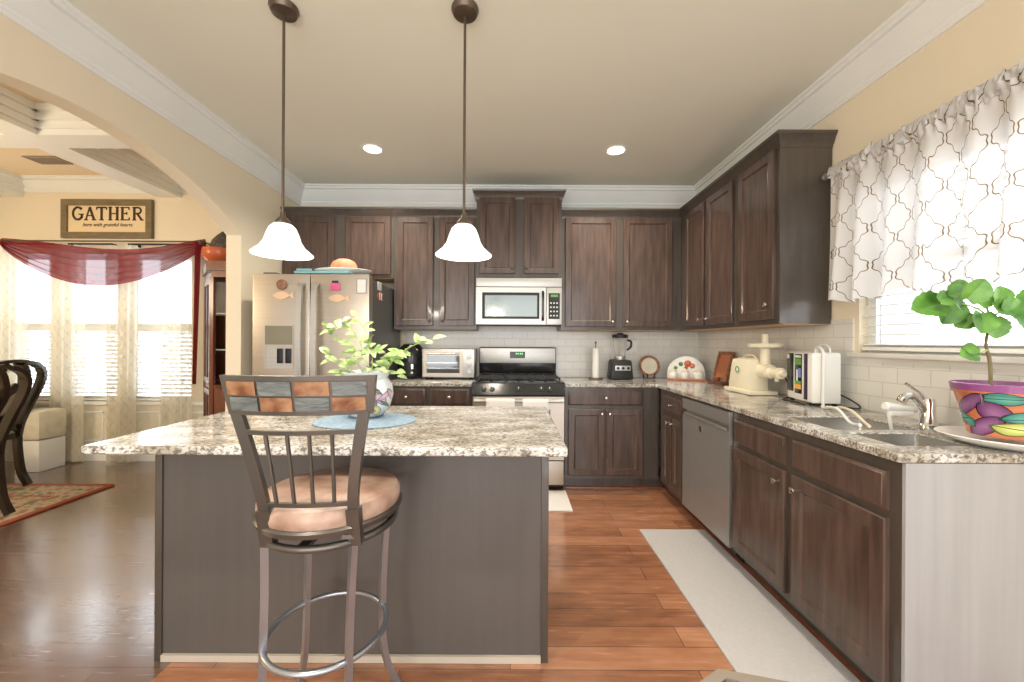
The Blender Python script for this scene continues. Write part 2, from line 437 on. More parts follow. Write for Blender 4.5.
class MB:
    def __init__(s):
        s.bm = bmesh.new()
        s.uv = s.bm.loops.layers.uv.new('UVMap')

    def face(s, vs, mi=0):
        try:
            f = s.bm.faces.new(vs)
            f.material_index = mi
            return f
        except ValueError:
            return None

    def v(s, p):
        return s.bm.verts.new(p)

    def box(s, x0, y0, z0, x1, y1, z1, bev=0., mi=0, mtx=None):
        x0, x1 = min(x0, x1), max(x0, x1); y0, y1 = min(y0, y1), max(y0, y1); z0, z1 = min(z0, z1), max(z0, z1)
        vs = [s.v((x, y, z)) for x in (x0, x1) for y in (y0, y1) for z in (z0, z1)]
        fs = [s.face([vs[i] for i in q], mi) for q in ((0, 1, 3, 2), (4, 6, 7, 5), (0, 4, 5, 1), (2, 3, 7, 6), (0, 2, 6, 4), (1, 5, 7, 3))]
        if bev > 0:
            es = list({e for f in fs for e in f.edges})
            r = bmesh.ops.bevel(s.bm, geom=es, offset=min(bev, .45 * min(x1 - x0, y1 - y0, z1 - z0)), segments=2, profile=.6, affect='EDGES')
            vs = list({v for f in r['faces'] for v in f.verts} | {v for v in vs if v.is_valid})
            for f in {f for v in vs for f in v.link_faces}: f.material_index = mi
        if mtx:
            for q in vs: q.co = mtx @ q.co
        return s

    def lathe(s, prof, c=(0, 0, 0), seg=32, mi=0, mtx=None, uv=False, sx=1., sy=1.):
        """prof: list of (r, z); closed at the axis when r==0"""
        rings = []
        zs = [p[1] for p in prof]; z0, z1 = min(zs), max(zs)
        X = mtx or Matrix()
        for r, z in prof:
            if r < 1e-6:
                rings.append([s.v(X @ Vector((c[0], c[1], c[2] + z)))])
            else:
                rings.append([s.v(X @ Vector((c[0] + sx * r * math.cos(2 * pi * k / seg), c[1] + sy * r * math.sin(2 * pi * k / seg), c[2] + z))) for k in range(seg)])
        for i in range(len(rings) - 1):
            a, b = rings[i], rings[i + 1]
            for k in range(seg):
                k2 = (k + 1) % seg
                if len(a) == 1 and len(b) == 1: continue
                if len(a) == 1: f = s.face([a[0], b[k2], b[k]], mi); uvs = [(k, i), (k + 1, i + 1), (k, i + 1)]
                elif len(b) == 1: f = s.face([a[k], a[k2], b[0]], mi); uvs = [(k, i), (k + 1, i), (k, i + 1)]
                else: f = s.face([a[k], a[k2], b[k2], b[k]], mi); uvs = [(k, i), (k + 1, i), (k + 1, i + 1), (k, i + 1)]
                if f and uv:
                    for l, (ku, iv) in zip(f.loops, uvs):
                        l[s.uv].uv = (ku / seg, (prof[iv][1] - z0) / max(1e-6, z1 - z0))
        return s

    def cyl(s, c, r, h, seg=24, mi=0, mtx=None, r2=None):
        return s.lathe([(0, 0), (r, 0), (r2 if r2 is not None else r, h), (0, h)], c, seg, mi, mtx)

    def tube(s, pts, r, seg=8, mi=0, closed=False, flat=None, up=None):
        """round tube through pts; flat=(a,b) gives an elliptic/rectangular half size; r may be a list"""
        P = [Vector(p) for p in pts]
        n = len(P)
        T = []
        for i in range(n):
            a = P[(i - 1) % n] if (closed or i > 0) else P[i]
            b = P[(i + 1) % n] if (closed or i < n - 1) else P[i]
            T.append((b - a).normalized())
        ref = Vector(up) if up else (Vector((0, 0, 1)) if abs(T[0].z) < .9 else Vector((1, 0, 0)))
        rings = []
        nrm = None
        for i in range(n):
            if up or nrm is None:
                nrm = (ref - T[i] * ref.dot(T[i])).normalized()
            else:
                nrm = (nrm - T[i] * nrm.dot(T[i])).normalized()
            bi = T[i].cross(nrm)
            rr = r[i] if isinstance(r, (list, tuple)) else r
            if flat:
                fa, fb = flat
                if isinstance(r, (list, tuple)): fa, fb = fa * rr, fb * rr
                pr = [(fa, fb), (-fa, fb), (-fa, -fb), (fa, -fb)]
                rings.append([s.v(P[i] + nrm * a + bi * b) for a, b in pr])
            else:
                rings.append([s.v(P[i] + (nrm * math.cos(2 * pi * k / seg) + bi * math.sin(2 * pi * k / seg)) * rr) for k in range(seg)])
        m = len(rings[0])
        for i in range(n if closed else n - 1):
            a, b = rings[i], rings[(i + 1) % n]
            for k in range(m):
                s.face([a[k], a[(k + 1) % m], b[(k + 1) % m], b[k]], mi)
        if not closed:
            s.face(rings[0][::-1], mi)
            s.face(rings[-1], mi)
        return s

    def prism(s, poly, fn, d0, d1, mi=0):
        """poly of 2-D points; fn(a, b, d) -> 3-D"""
        A = [s.v(fn(a, b, d0)) for a, b in poly]
        B = [s.v(fn(a, b, d1)) for a, b in poly]
        s.face(A[::-1], mi); s.face(B, mi)
        n = len(poly)
        for i in range(n):
            s.face([A[i], A[(i + 1) % n], B[(i + 1) % n], B[i]], mi)
        return s

    def plate(s, rect, holes, fn, d0, d1, keep=None, mi=0, extra=()):
        """rect (a0,b0,a1,b1) with rectangular holes, extruded from d0 to d1"""
        As = sorted({rect[0], rect[2], *[h[i] for h in list(holes) + list(extra) for i in (0, 2)]})
        Bs = sorted({rect[1], rect[3], *[h[i] for h in list(holes) + list(extra) for i in (1, 3)]})
        As = [a for a in As if rect[0] <= a <= rect[2]]; Bs = [b for b in Bs if rect[1] <= b <= rect[3]]

        def inside(i, j):
            if i < 0 or j < 0 or i >= len(As) - 1 or j >= len(Bs) - 1: return False
            a, b = (As[i] + As[i + 1]) / 2, (Bs[j] + Bs[j + 1]) / 2
            return not any(h[0] < a < h[2] and h[1] < b < h[3] for h in holes)
        V = {}

        def vv(i, j, d):
            if (i, j, d) not in V: V[(i, j, d)] = s.v(fn(As[i], Bs[j], (d0, d1)[d]))
            return V[(i, j, d)]
        for i in range(len(As) - 1):
            for j in range(len(Bs) - 1):
                if not inside(i, j): continue
                for d in (0, 1): s.face([vv(i, j, d), vv(i + 1, j, d), vv(i + 1, j + 1, d), vv(i, j + 1, d)], mi)
                for di, dj, e in ((-1, 0, ((0, 0), (0, 1))), (1, 0, ((1, 0), (1, 1))), (0, -1, ((0, 0), (1, 0))), (0, 1, ((0, 1), (1, 1)))):
                    if not inside(i + di, j + dj):
                        (a, b), (c, d) = e
                        s.face([vv(i + a, j + b, 0), vv(i + c, j + d, 0), vv(i + c, j + d, 1), vv(i + a, j + b, 1)], mi)
        return s

    def grid(s, f, nu, nv, thick=0., mi=0, uvf=None):
        """surface f(u,v) for u,v in 0..1"""
        G = [[s.v(f(i / nu, j / nv)) for j in range(nv + 1)] for i in range(nu + 1)]
        for i in range(nu):
            for j in range(nv):
                fc = s.face([G[i][j], G[i + 1][j], G[i + 1][j + 1], G[i][j + 1]], mi)
                if uvf and fc:
                    for l, (a, b) in zip(fc.loops, ((i, j), (i + 1, j), (i + 1, j + 1), (i, j + 1))):
                        l[s.uv].uv = uvf(a / nu, b / nv)
        return s

    def sweep(s, path, prof, mi=0, side=1, closed_profile=True, end_dirs=None):
        """profile (out, up) swept along horizontal path of (x,y,z) with mitred corners; out is to the left*side"""
        P = [Vector(p) for p in path]
        n = len(P)
        rings = []
        for i in range(n):
            d0 = (P[i] - P[i - 1]).normalized() if i > 0 else None
            d1 = (P[i + 1] - P[i]).normalized() if i < n - 1 else None
            nn = lambda d: Vector((-d.y, d.x, 0)) * side
            if d0 is None: m, k = nn(d1), 1.
            elif d1 is None: m, k = nn(d0), 1.
            else:
                m = (nn(d0) + nn(d1)).normalized(); k = 1 / max(.2, m.dot(nn(d0)))
            if end_dirs and i in end_dirs: m = Vector(end_dirs[i]); k = 1.
            rings.append([s.v(P[i] + m * (a * k) + Vector((0, 0, b))) for a, b in prof])
        q = len(prof)
        for i in range(n - 1):
            for k in range(q if closed_profile else q - 1):
                s.face([rings[i][k], rings[i][(k + 1) % q], rings[i + 1][(k + 1) % q], rings[i + 1][k]], mi)
        if closed_profile:
            s.face(rings[0][::-1], mi); s.face(rings[-1], mi)
        return s

    def build(s, name, mats, parent=None, label=None, cat=None, group=None, kind=None, smooth=38, solid=0., normals=True, loc=None):
        bm = s.bm
        if normals: bmesh.ops.recalc_face_normals(bm, faces=bm.faces)
        me = bpy.data.meshes.new(name)
        o = bpy.data.objects.new(name, me)
        if parent is not None:
            bm.transform(root_matrix(parent).inverted())
            o.parent = parent
        else:
            if loc is None:
                xs = [v.co.x for v in bm.verts]; ys = [v.co.y for v in bm.verts]; zs = [v.co.z for v in bm.verts]
                loc = ((min(xs) + max(xs)) / 2, (min(ys) + max(ys)) / 2, min(zs))
            bm.transform(Matrix.Translation(-Vector(loc)))
            o.location = loc
        bm.to_mesh(me)
        bm.free()
        for m_ in (mats if isinstance(mats, (list, tuple)) else [mats]):
            me.materials.append(M[m_] if isinstance(m_, str) else m_)
        if smooth:
            me.polygons.foreach_set('use_smooth', [True] * len(me.polygons))
            me.set_sharp_from_angle(angle=math.radians(smooth))
        if solid:
            md = o.modifiers.new('solid', 'SOLIDIFY'); md.thickness = solid; md.offset = 0
        COL.objects.link(o)
        tag(o, label, cat, group, kind)
        return o


def tag(o, label=None, cat=None, group=None, kind=None):
    if label: o['label'] = label
    if cat: o['category'] = cat
    if group: o['group'] = group
    if kind: o['kind'] = kind
    return o


def thing(name, label, cat, loc, rz=0, group=None):
    o = bpy.data.objects.new(name, None)
    o.empty_display_size = .1
    o.location = loc
    o.rotation_euler = (0, 0, rz)
    COL.objects.link(o)
    return tag(o, label, cat, group)


def box(name, m_, a, b, parent=None, bev=0., **kw):
    return MB().box(*a, *b, bev=bev).build(name, m_, parent, **kw)


def struct(name, mb, m_, parent=None, **kw):
    return mb.build(name, m_, parent, kind=None if parent else 'structure', **kw)


def bez(pts, n=16):
    """Catmull-Rom through pts"""
    P = [Vector(p) for p in pts]
    P = [P[0] * 2 - P[1]] + P + [P[-1] * 2 - P[-2]]
    out = []
    segs = len(P) - 3
    for i in range(segs):
        for k in range(n):
            t = k / n
            a, b, c, d = P[i:i + 4]
            out.append(.5 * ((2 * b) + (c - a) * t + (2 * a - 5 * b + 4 * c - d) * t * t + (3 * b - a - 3 * c + d) * t ** 3))
    out.append(P[-2])
    return out


XY = lambda a, b, d: (a, b, d)       # horizontal slab
XZ = lambda a, b, d: (a, d, b)       # wall facing Y
YZ = lambda a, b, d: (d, a, b)       # wall facing X

# ---------------------------------------------------------------- dimensions
XR, YB, H = 1.886, 3.976, 2.818        # right wall, back wall, ceiling
XL, WT = -2.152, .12                   # left (arch) wall
DXL, DYB, DH = -5.45, 4.12, 2.95       # dining room
YN = -2.6                              # open living side behind the camera
ZC, GT = .914, .030                    # worktop
XF = 1.232                             # front edge of the right worktop
YF = 3.331                             # front edge of the back worktop
XBF, YBF = XF + .022, YF + .022        # base cabinet face frames
XUF, YUF = XR - .311, YB - .311        # upper cabinet face frames
ZU0, ZU1 = 1.381, 2.452

# ---------------------------------------------------------------- room shell
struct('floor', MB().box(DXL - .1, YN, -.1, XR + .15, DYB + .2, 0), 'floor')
struct('ceiling', MB().box(XL - .06, YN, H, XR + .15, YB + .2, H + .12), 'ceiling')
struct('wall_back', MB().box(XL - WT, YB, 0, XR + .15, YB + .15, DH), 'wall')
WIN_R = (.86, 1.215, 2.135, 2.12)      # Y0, Z0, Y1, Z1 of the sink window
struct('wall_right', MB().plate((YN, 0, YB, DH), [WIN_R, (-1.9, 0, .55, 2.1)], YZ, XR, XR + .12), 'wall')
arch = [(YN, 0), (.99, 0), (.99, 2.1)]
hw, rise = 1.062, .325
R_ = (rise ** 2 + hw ** 2) / (2 * rise)
for k in range(1, 32):
    t = -hw + 2 * hw * k / 32
    arch.append((2.052 + t, 2.1 + rise - R_ + math.sqrt(R_ ** 2 - t * t)))
arch += [(3.114, 2.1), (3.114, 0), (DYB, 0), (DYB, DH), (YN, DH)]
struct('wall_left', MB().prism(arch, YZ, XL - WT, XL), 'wall', smooth=20)

# dining room beyond the arch
WD = [(-5.32, .62, -4.84, 2.22), (-4.72, .62, -4.14, 2.22), (-4.02, .62, -3.36, 2.22)]
struct('wall_dining_back', MB().plate((DXL, 0, XL - WT, DH), WD, XZ, DYB, DYB + .14), 'wall')
struct('wall_dining_side', MB().box(DXL - .1, YN, 0, DXL, DYB + .14, DH), 'wall')
struct('ceiling_dining', MB().box(DXL, YN, DH, XL - WT, DYB, DH + .1), 'dining_ceiling')
crown_prof = [(0, 0), (0, -.168), (.012, -.168), (.014, -.155), (.022, -.148), (.026, -.136), (.020, -.130), (.034, -.112), (.056, -.080), (.076, -.052), (.084, -.040), (.078, -.036), (.096, -.032), (.100, -.016), (.112, -.012), (.118, 0)]
cp = [(a * .85, b * 1.12) for a, b in crown_prof]


def beam(n, x0, y0, x1, y1):
    mb = MB()
    mb.box(x0, y0, 2.76, x1, y1, DH)
    e = .045
    for k, (g, z) in enumerate(((.02, 2.80), (.045, 2.85), (.075, 2.905))):
        mb.box(x0 - g if x1 - x0 < y1 - y0 else x0, y0 if x1 - x0 < y1 - y0 else y0 - g, z,
               x1 + g if x1 - x0 < y1 - y0 else x1, y1 if x1 - x0 < y1 - y0 else y1 + g, DH)
    struct('trim_%d' % n, mb, 'trim')


beam(1, -3.72, YN + .1, -3.48, 2.87)
beam(2, -3.72, 3.07, -3.48, DYB)
beam(3, DXL, 2.87, XL - WT, 3.07)
beam(4, DXL, .9, XL - WT, 1.1)
beam(5, DXL, YN + .1, DXL + .32, DYB)
dcp = [(a * .8, b * .85) for a, b in crown_prof]
struct('trim_6', MB().sweep([(XL - WT, DYB, DH), (DXL + .3, DYB, DH)], dcp, side=1), 'trim', smooth=12)

# kitchen crown mouldings
struct('trim_7', MB().sweep([(XR, YN, H), (XR, YB, H), (XL, YB, H), (XL, YN, H)], cp, side=1), 'trim', smooth=12)

# baseboards and wainscot
bb = [(0, 0), (.016, 0), (.016, .09), (.010, .115), (0, .13)]
struct('baseboard_dining', MB().sweep([(XL - WT, DYB, 0), (DXL, DYB, 0)], bb, side=1), 'trim')
struct('baseboard_left', MB().sweep([(XL, YB, 0), (XL, 3.114, 0), (XL - WT, 3.114, 0)], bb, side=-1), 'trim')
mb = MB()
mb.box(DXL, DYB - .028, .585, XL - WT, DYB, .62, .006)
x = DXL + .08
while x < XL - WT - .3:
    for (a0, a1, b0, b1) in ((x, x + .5, .2, .218), (x, x + .5, .50, .518), (x, x + .018, .2, .518), (x + .482, x + .5, .2, .518)):
        mb.box(a0, DYB - .014, b0, a1, DYB, b1, .004)
    x += .6
struct('trim_8', mb, 'trim')
mb = MB().box(DXL, DYB - .006, .13, XL - WT, DYB, .585)
struct('trim_9', mb, 'ivory')


def window(n, fn, a0, b0, a1, b1, d_in, d_out, sash=True):
    """frame, meeting rail and glass set in a wall opening; one object with parts"""
    mb = MB()
    t = .045
    d = (d_in + d_out) / 2
    mb.plate((a0, b0, a1, b1), [(a0 + t, b0 + t, a1 - t, b1 - t)], fn, d - .02, d + .03)
    mid = (b0 + b1) / 2
    mb.plate((a0 + t, mid - .02, a1 - t, mid + .02), [], fn, d - .015, d + .025)
    r = struct('window_%d' % n, mb, 'trim')
    g = MB().plate((a0 + t, b0 + t, a1 - t, b1 - t), [], fn, d + .003, d + .007).build('pane', 'glass', r)
    return r


def blinds(label, fn, a0, a1, z0, z1, d, pitch=.045, wd=.048, tilt=.35, group=None):
    r = thing('window_blind', label, 'blind', fn((a0 + a1) / 2, z0, d), group=group)
    n = int((z1 - z0) / pitch)
    mb = MB()
    for k in range(n):
        z = z0 + .03 + k * pitch
        c, s_ = math.cos(tilt) * wd / 2, math.sin(tilt) * wd / 2
        poly = [(-c, -s_), (0, .003), (c, s_), (c, s_ + .003), (0, .006), (-c, -s_ + .003)]
        A = [mb.v(fn(a0, z + q[1], d + q[0])) for q in poly]
        B = [mb.v(fn(a1, z + q[1], d + q[0])) for q in poly]
        mb.face(A); mb.face(B[::-1])
        for i in range(6): mb.face([A[i], A[(i + 1) % 6], B[(i + 1) % 6], B[i]])
    mb.build('slats', 'blind', r)
    MB().plate((a0, z0, a1, z0 + .018), [], fn, d - .024, d + .024).build('bottom_rail', 'blind', r)
    MB().plate((a0, z1 - .045, a1, z1), [], fn, d - .028, d + .028).build('head_rail', 'blind', r)
    for t in (.18, .82):
        a = a0 + (a1 - a0) * t
        MB().tube([fn(a, z0 + .01, d), fn(a, z1 - .03, d)], .0016, 6).build('cord', 'blind', r)
    return r


for i, (a0, b0, a1, b1) in enumerate(WD):
    window(i + 2, XZ, a0, b0, a1, b1, DYB, DYB + .14)
    pos = ['behind the curtains beside the side wall', 'in the middle dining window', 'in the dining window beside the curio cabinet'][i]
    blinds('white slatted blind lowered halfway ' + pos, XZ, a0 + .01, a1 - .01, b0 + .01, 1.40, DYB + .035, tilt=-.5, group='dining window blinds')
window(1, YZ, *WIN_R, XR + .02, XR + .12)
blinds('white horizontal slat blind in the window over the sink', YZ, WIN_R[0] + .012, WIN_R[2] - .012, WIN_R[1] + .015, WIN_R[3], XR + .028, pitch=.05, wd=.046, tilt=.1)
struct('trim_10', MB().box(XR - .035, WIN_R[0] - .05, WIN_R[1] - .022, XR + .11, WIN_R[2] + .04, WIN_R[1] + .002, .004), 'sill')
struct('trim_11', MB().box(XR - .008, WIN_R[0] - .04, WIN_R[1] - .045, XR, WIN_R[2] + .03, WIN_R[1] - .022), 'sill')

# patio doors in the right wall, beside and behind the camera
mb = MB()
for a0, a1 in ((-1.9, -.675), (-.675, .55)):
    mb.plate((a0, .0, a1, 2.1), [(a0 + .08, .12, a1 - .08, 2.02)], YZ, XR + .03, XR + .08)
pd = struct('door_1', mb, 'trim')
MB().plate((-1.82, .12, .47, 2.02), [], YZ, XR + .052, XR + .057).build('pane', 'glass', pd)

# tiled splashbacks
struct('wall_tile_back', MB().box(-1.06, YB - .009, ZC, XR - .009, YB, ZU0 + .04), 'tile_x')
struct('wall_tile_right', MB().plate((1.0, ZC, YB, 1.405), [(1.0 - 1, WIN_R[1] - .045, WIN_R[2] + .03, 3)], YZ, XR - .009, XR), 'tile_y')

# ---------------------------------------------------------------- cabinets


def panel_front(mb, P, u0, u1, v0, v1, kind, T=.019):
    def rect(i, d): return [mb.v(P(a, d, b)) for a, b in ((u0 + i, v0 + i), (u1 - i, v0 + i), (u1 - i, v1 - i), (u0 + i, v1 - i))]
    if kind == 'door': steps = [(0, 0), (0, T - .004), (.004, T), (.048, T), (.052, T + .001), (.062, T - .008)]
    else: steps = [(0, 0), (0, T - .007), (.010, T - .003), (.012, T)]
    R = [rect(*q) for q in steps]
    mb.face(R[0][::-1])
    for a, b in zip(R[:-1], R[1:]):
        for k in range(4): mb.face([a[k], a[(k + 1) % 4], b[(k + 1) % 4], b[k]])
    mb.face(R[-1])


def knob(P, u, v, d, parent, m_='nickel'):
    mb = MB()
    c = Vector(P(u, d, v)); n = (Vector(P(u, d + 1, v)) - c)
    q = n.to_track_quat('Z', 'Y').to_matrix().to_4x4()
    mb.lathe([(0, -.001), (.005, -.001), (.0045, .014), (.010, .017), (.0145, .022), (.0135, .029), (.006, .033), (0, .033)], (0, 0, 0), 16, mtx=Matrix.Translation(c) @ q)
    return mb.build('knob', m_, parent)


def cabinet(name, label, o, u, n, w_, z0, z1, depth, fronts, toe=False, hollow=False, crown=None, group=None, mat_='cab', knobm='nickel', frame='cab_frame', under=True):
    """o: (x, y) of the face plane at u = 0; u, n: unit vectors along the face and out of it"""
    P = lambda a, d, b: (o[0] + u[0] * a + n[0] * d, o[1] + u[1] * a + n[1] * d, b)
    c = P(w_ / 2, -depth / 2, z0)
    r = thing(name, label, 'cabinet', (c[0], c[1], 0 if toe else z0), group=group)
    zb = z0 + (.10 if toe else 0)
    mb = MB()

    def bx(a0, a1, d0, d1, b0, b1):
        p, q = P(a0, d0, b0), P(a1, d1, b1)
        mb.box(*p, *q)
    if hollow:
        t = .018
        bx(0, t, -depth, 0, zb, z1); bx(w_ - t, w_, -depth, 0, zb, z1); bx(t, w_ - t, -depth, -depth + t, zb, z1)
        bx(t, w_ - t, -depth + t, 0, zb, zb + t)
        F = lambda a, b, d: P(a, d, b)
        mb.plate((t, zb + t, w_ - t, z1), [(.06, zb + .06, .455, z1 - .2), (.54, zb + .06, w_ - .05, z1 - .2)], F, -.019, 0)
    else:
        bx(0, w_, -depth, 0, zb, z1)
    mb.build('body', frame, r)
    if toe:
        p, q = P(0, -depth, 0), P(w_, -.065, zb)
        MB().box(*p, *q).build('toe_kick', 'cab_frame', r)
    elif under:
        p, q = P(.01, -depth + .01, z0 - .004), P(w_ - .01, -.03, z0)
        MB().box(*p, *q).build('bottom_panel', 'cab_under', r, label='unfinished pale wood underside')
    for f in fronts:
        kind, a0, a1, b0, b1 = f[:5]
        mb = MB(); panel_front(mb, P, a0, a1, b0, b1, kind)
        fo = mb.build(kind, mat_, r)
        for (ku, kv) in f[5:]: knob(P, ku, kv, .019, fo, knobm)
    if crown:
        path, side = crown
        prof = [(-.02, -.055), (.003, -.055), (.004, -.040), (.012, -.030), (.030, .010), (.036, .014), (.040, .030), (-.02, .030)]
        MB().sweep([(x_, y_, z1 + .022) for x_, y_ in path], prof, side=side).build('crown_moulding', 'cab_frame', r)
    return r


BK, BU = (0, -1), (1, 0)      # back run faces -Y, u = +X
RT, RU = (-1, 0), (0, 1)      # right run faces -X, u = +Y
DU = .305

# uppers on the back wall
x0 = XL + .004
cabinet('wall_cabinet', 'short dark wall cabinet above the refrigerator', (x0, YUF), BU, BK, -1.105 - x0, 1.86, ZU1, DU,
        [('door', -2.13 - x0, -1.663 - x0, 1.885, 2.425, (-1.70 - x0, 1.935)), ('door', -1.554 - x0, -1.134 - x0, 1.885, 2.425, (-1.515 - x0, 1.935))],
        crown=([(x0, YUF), (-1.105, YUF)], -1), knobm='bronze')
x0 = -1.103
cabinet('wall_cabinet', 'tall two-door dark wall cabinet between refrigerator and microwave', (x0, YUF), BU, BK, -.338 - x0, ZU0, ZU1, DU,
        [('door', .028, .365, 1.412, 2.425, (.335, 1.46)), ('door', .42, .75, 1.412, 2.425, (.455, 1.46))],
        crown=([(x0, YUF), (-.338, YUF)], -1), knobm='bronze')
YM = YUF - .045
cabinet('wall_cabinet', 'raised dark wall cabinet above the microwave, its crown near the ceiling', (-.334, YM), BU, BK, .784, 1.86, 2.612, DU + .045,
        [('door', .030, .357, 1.892, 2.592, (.33, 1.945)), ('door', .437, .760, 1.892, 2.592, (.465, 1.945))],
        crown=([(-.334, YUF + .2), (-.334, YM), (.45, YM), (.45, YUF + .2)], -1), knobm='bronze')
cabinet('wall_cabinet', 'wide two-door dark wall cabinet between microwave and corner', (.454, YUF), BU, BK, XUF - .454 - .002, ZU0, ZU1, DU,
        [('door', .490 - .454, .965 - .454, 1.412, 2.425, (.93 - .454, 1.46)), ('door', 1.03 - .454, 1.485 - .454, 1.412, 2.425, (1.065 - .454, 1.46))],
        crown=([(.454, YUF), (XUF, YUF)], -1))
# uppers on the right wall
Y1 = 2.3145
y0 = 2.757
cabinet('wall_cabinet', 'narrow two-door dark wall cabinet in the corner of the two walls', (XUF, y0), RU, RT, YB - y0 - .005, ZU0, ZU1, DU,
        [('door', .035, 3.165 - y0, 1.412, 2.425, (3.12 - y0, 1.46)), ('door', 3.21 - y0, 3.56 - y0, 1.412, 2.425, (3.25 - y0, 1.46))],
        crown=([(XUF, y0), (XUF, YUF)], 1))
cabinet('wall_cabinet', 'single-door dark wall cabinet beside the sink window', (XUF, Y1), RU, RT, y0 - Y1 - .003, ZU0, ZU1, DU,
        [('door', .035, 2.722 - Y1, 1.412, 2.425, (.075, 1.50))],
        crown=([(XR - .004, Y1), (XUF, Y1), (XUF, y0)], 1))

# base cabinets on the back wall
zb1 = ZC - GT - .001
D1 = YB - YBF - .003
cabinet('base_cabinet', 'dark base cabinet with two drawers under the toaster oven', (-1.085, YBF), BU, BK, .742, 0, zb1, D1,
        [('drawer', .035, .345, .73, .862, (.19, .795)), ('drawer', .395, .715, .73, .862, (.555, .795)),
         ('door', .035, .345, .135, .70, (.315, .66)), ('door', .395, .715, .135, .70, (.425, .66))], toe=True)
cabinet('base_cabinet', 'dark base cabinet with one drawer and two doors beside the range', (.452, YBF), BU, BK, .672, 0, zb1, D1,
        [('drawer', .028, .662, .73, .862, (.345, .795)), ('door', .028, .338, .135, .70, (.312, .66)), ('door', .352, .662, .135, .70, (.378, .66))], toe=True)
MB().box(1.126, YBF, .10, XBF, YBF + .03, zb1).box(1.126, YBF + .065, 0, XBF + .06, YBF + .08, .10).box(1.126, YBF + .03, .10, XBF, YBF + .08, .12).build('corner_filler', 'cab_frame', None, label='plain dark filler panel in the corner between the base cabinets', cat='panel')
# base cabinets on the right wall
DR = XR - XBF - .003
cabinet('base_cabinet', 'small dark base cabinet between the corner and the dishwasher', (XBF, 2.842), RU, RT, 3.30 - 2.842, 0, zb1, DR,
        [('drawer', .02, .385, .715, .845, (.20, .78)), ('door', .02, .195, .135, .685, (.17, .64)), ('door', .215, .385, .135, .685, (.24, .64))], toe=True)
ys = 1.262
cabinet('sink_cabinet', 'long dark two-door sink cabinet beside the dishwasher', (XBF, ys), RU, RT, 2.218 - ys, 0, zb1, DR,
        [('drawer', 1.30 - ys, 1.737 - ys, .712, .842), ('drawer', 1.782 - ys, 2.195 - ys, .712, .842),
         ('door', 1.30 - ys, 1.737 - ys, .13, .685, (1.70 - ys, .628)), ('door', 1.782 - ys, 2.195 - ys, .13, .685, (1.818 - ys, .628))], toe=True, hollow=True)
struct('trim_12', MB().sweep([(XBF + .064, ys, 0), (XBF + .064, YBF + .064, 0), (.47, YBF + .064, 0)], [(0, 0), (.014, 0), (.012, .012), (0, .018)], side=1), 'cherry')
ep = MB().box(XBF + .001, 1.250, 0, XR - .003, 1.261, zb1).build('end_panel', 'endpanel', None, 'end panel closing the sink cabinet, window glare in its pale grey', 'panel')

# ---------------------------------------------------------------- worktops
SK = [(1.318, 1.60, 1.672, 1.885), (1.330, 1.352, 1.590, 1.545)]
mb = MB().plate((.452, 1.2486, XR - .010, YB - .010), [(.452 - 1, 0, XF, YF)] + SK, XY, ZC - GT, ZC)
wt = mb.build('worktop', 'granite', None, 'L-shaped speckled granite worktop running around the corner', 'worktop')
md = wt.modifiers.new('b', 'BEVEL'); md.width = .004; md.segments = 2; md.limit_method = 'ANGLE'; md.angle_limit = 1
wl = MB().box(-1.100, YF, ZC - GT, -.341, YB - .010, ZC, .004).build('worktop', 'granite', None, 'short granite worktop between refrigerator and range', 'worktop')

# sink
sk = thing('kitchen_sink', 'double bowl stainless steel sink set in the granite', 'sink', (1.5, 1.6, ZC - .2))
for (a0, b0, a1, b1) in SK:
    mb = MB()
    def ring(i, z, r=.012):
        out = []
        for (cx, cy, s0) in ((a1 - i - r, b1 - i - r, 0), (a0 + i + r, b1 - i - r, 1), (a0 + i + r, b0 + i + r, 2), (a1 - i - r, b0 + i + r, 3)):
            for k in range(5):
                t = (s0 + k / 4) * pi / 2
                out.append(mb.v((cx + r * math.cos(t), cy + r * math.sin(t), z)))
        return out
    R = [ring(.0008, ZC - .004), ring(.004, ZC - .004), ring(.006, ZC - .14), ring(.022, ZC - .17, .04), ring(.022, ZC - .174, .04), ring(.003, ZC - .145), ring(.0008, ZC - .03)]
    for a, b in zip(R, R[1:] + R[:1]):
        if a is R[3]: continue
        for k in range(20): mb.face([a[k], a[(k + 1) % 20], b[(k + 1) % 20], b[k]])
    mb.face(R[3]); mb.face(R[4])
    bo = mb.build('bowl', 'sink_steel', sk, smooth=50)
    MB().lathe([(0, 0), (.04, 0), (.042, .003), (.03, .004), (0, .002)], ((a0 + a1) / 2, (b0 + b1) / 2, ZC - .169), 20).build('drain', 'chrome', bo)

# faucet
fx, fy = 1.775, 1.675
fc = thing('faucet', 'chrome single-lever faucet behind the sink', 'faucet', (fx, fy, ZC))
MB().lathe([(0, 0), (.034, 0), (.034, .008), (.027, .016), (.023, .07), (.025, .10), (.020, .118), (0, .122)], (fx, fy, ZC), 24).build('body', 'chrome', fc)
MB().tube(bez([(fx - .005, fy, ZC + .055), (fx - .035, fy + .003, ZC + .105), (fx - .065, fy + .005, ZC + .128), (fx - .095, fy + .007, ZC + .122), (fx - .108, fy + .008, ZC + .104)], 6), [.015] * 12 + [.016] * 8 + [.018] * 5, 14).build('spout', 'chrome', fc)
MB().tube([(fx, fy, ZC + .11), (fx - .03, fy + .006, ZC + .145), (fx - .075, fy + .02, ZC + .180)], [.010, .008, .006], 10).build('lever', 'chrome', fc)
wf = thing('water_filter', 'white water filter barrel clipped on the faucet spout', 'filter', (fx - .17, fy + .01, ZC + .09))
q = Matrix.Translation((fx - .175, fy + .012, ZC + .083)) @ Matrix.Rotation(pi / 2 + .1, 4, 'Y')
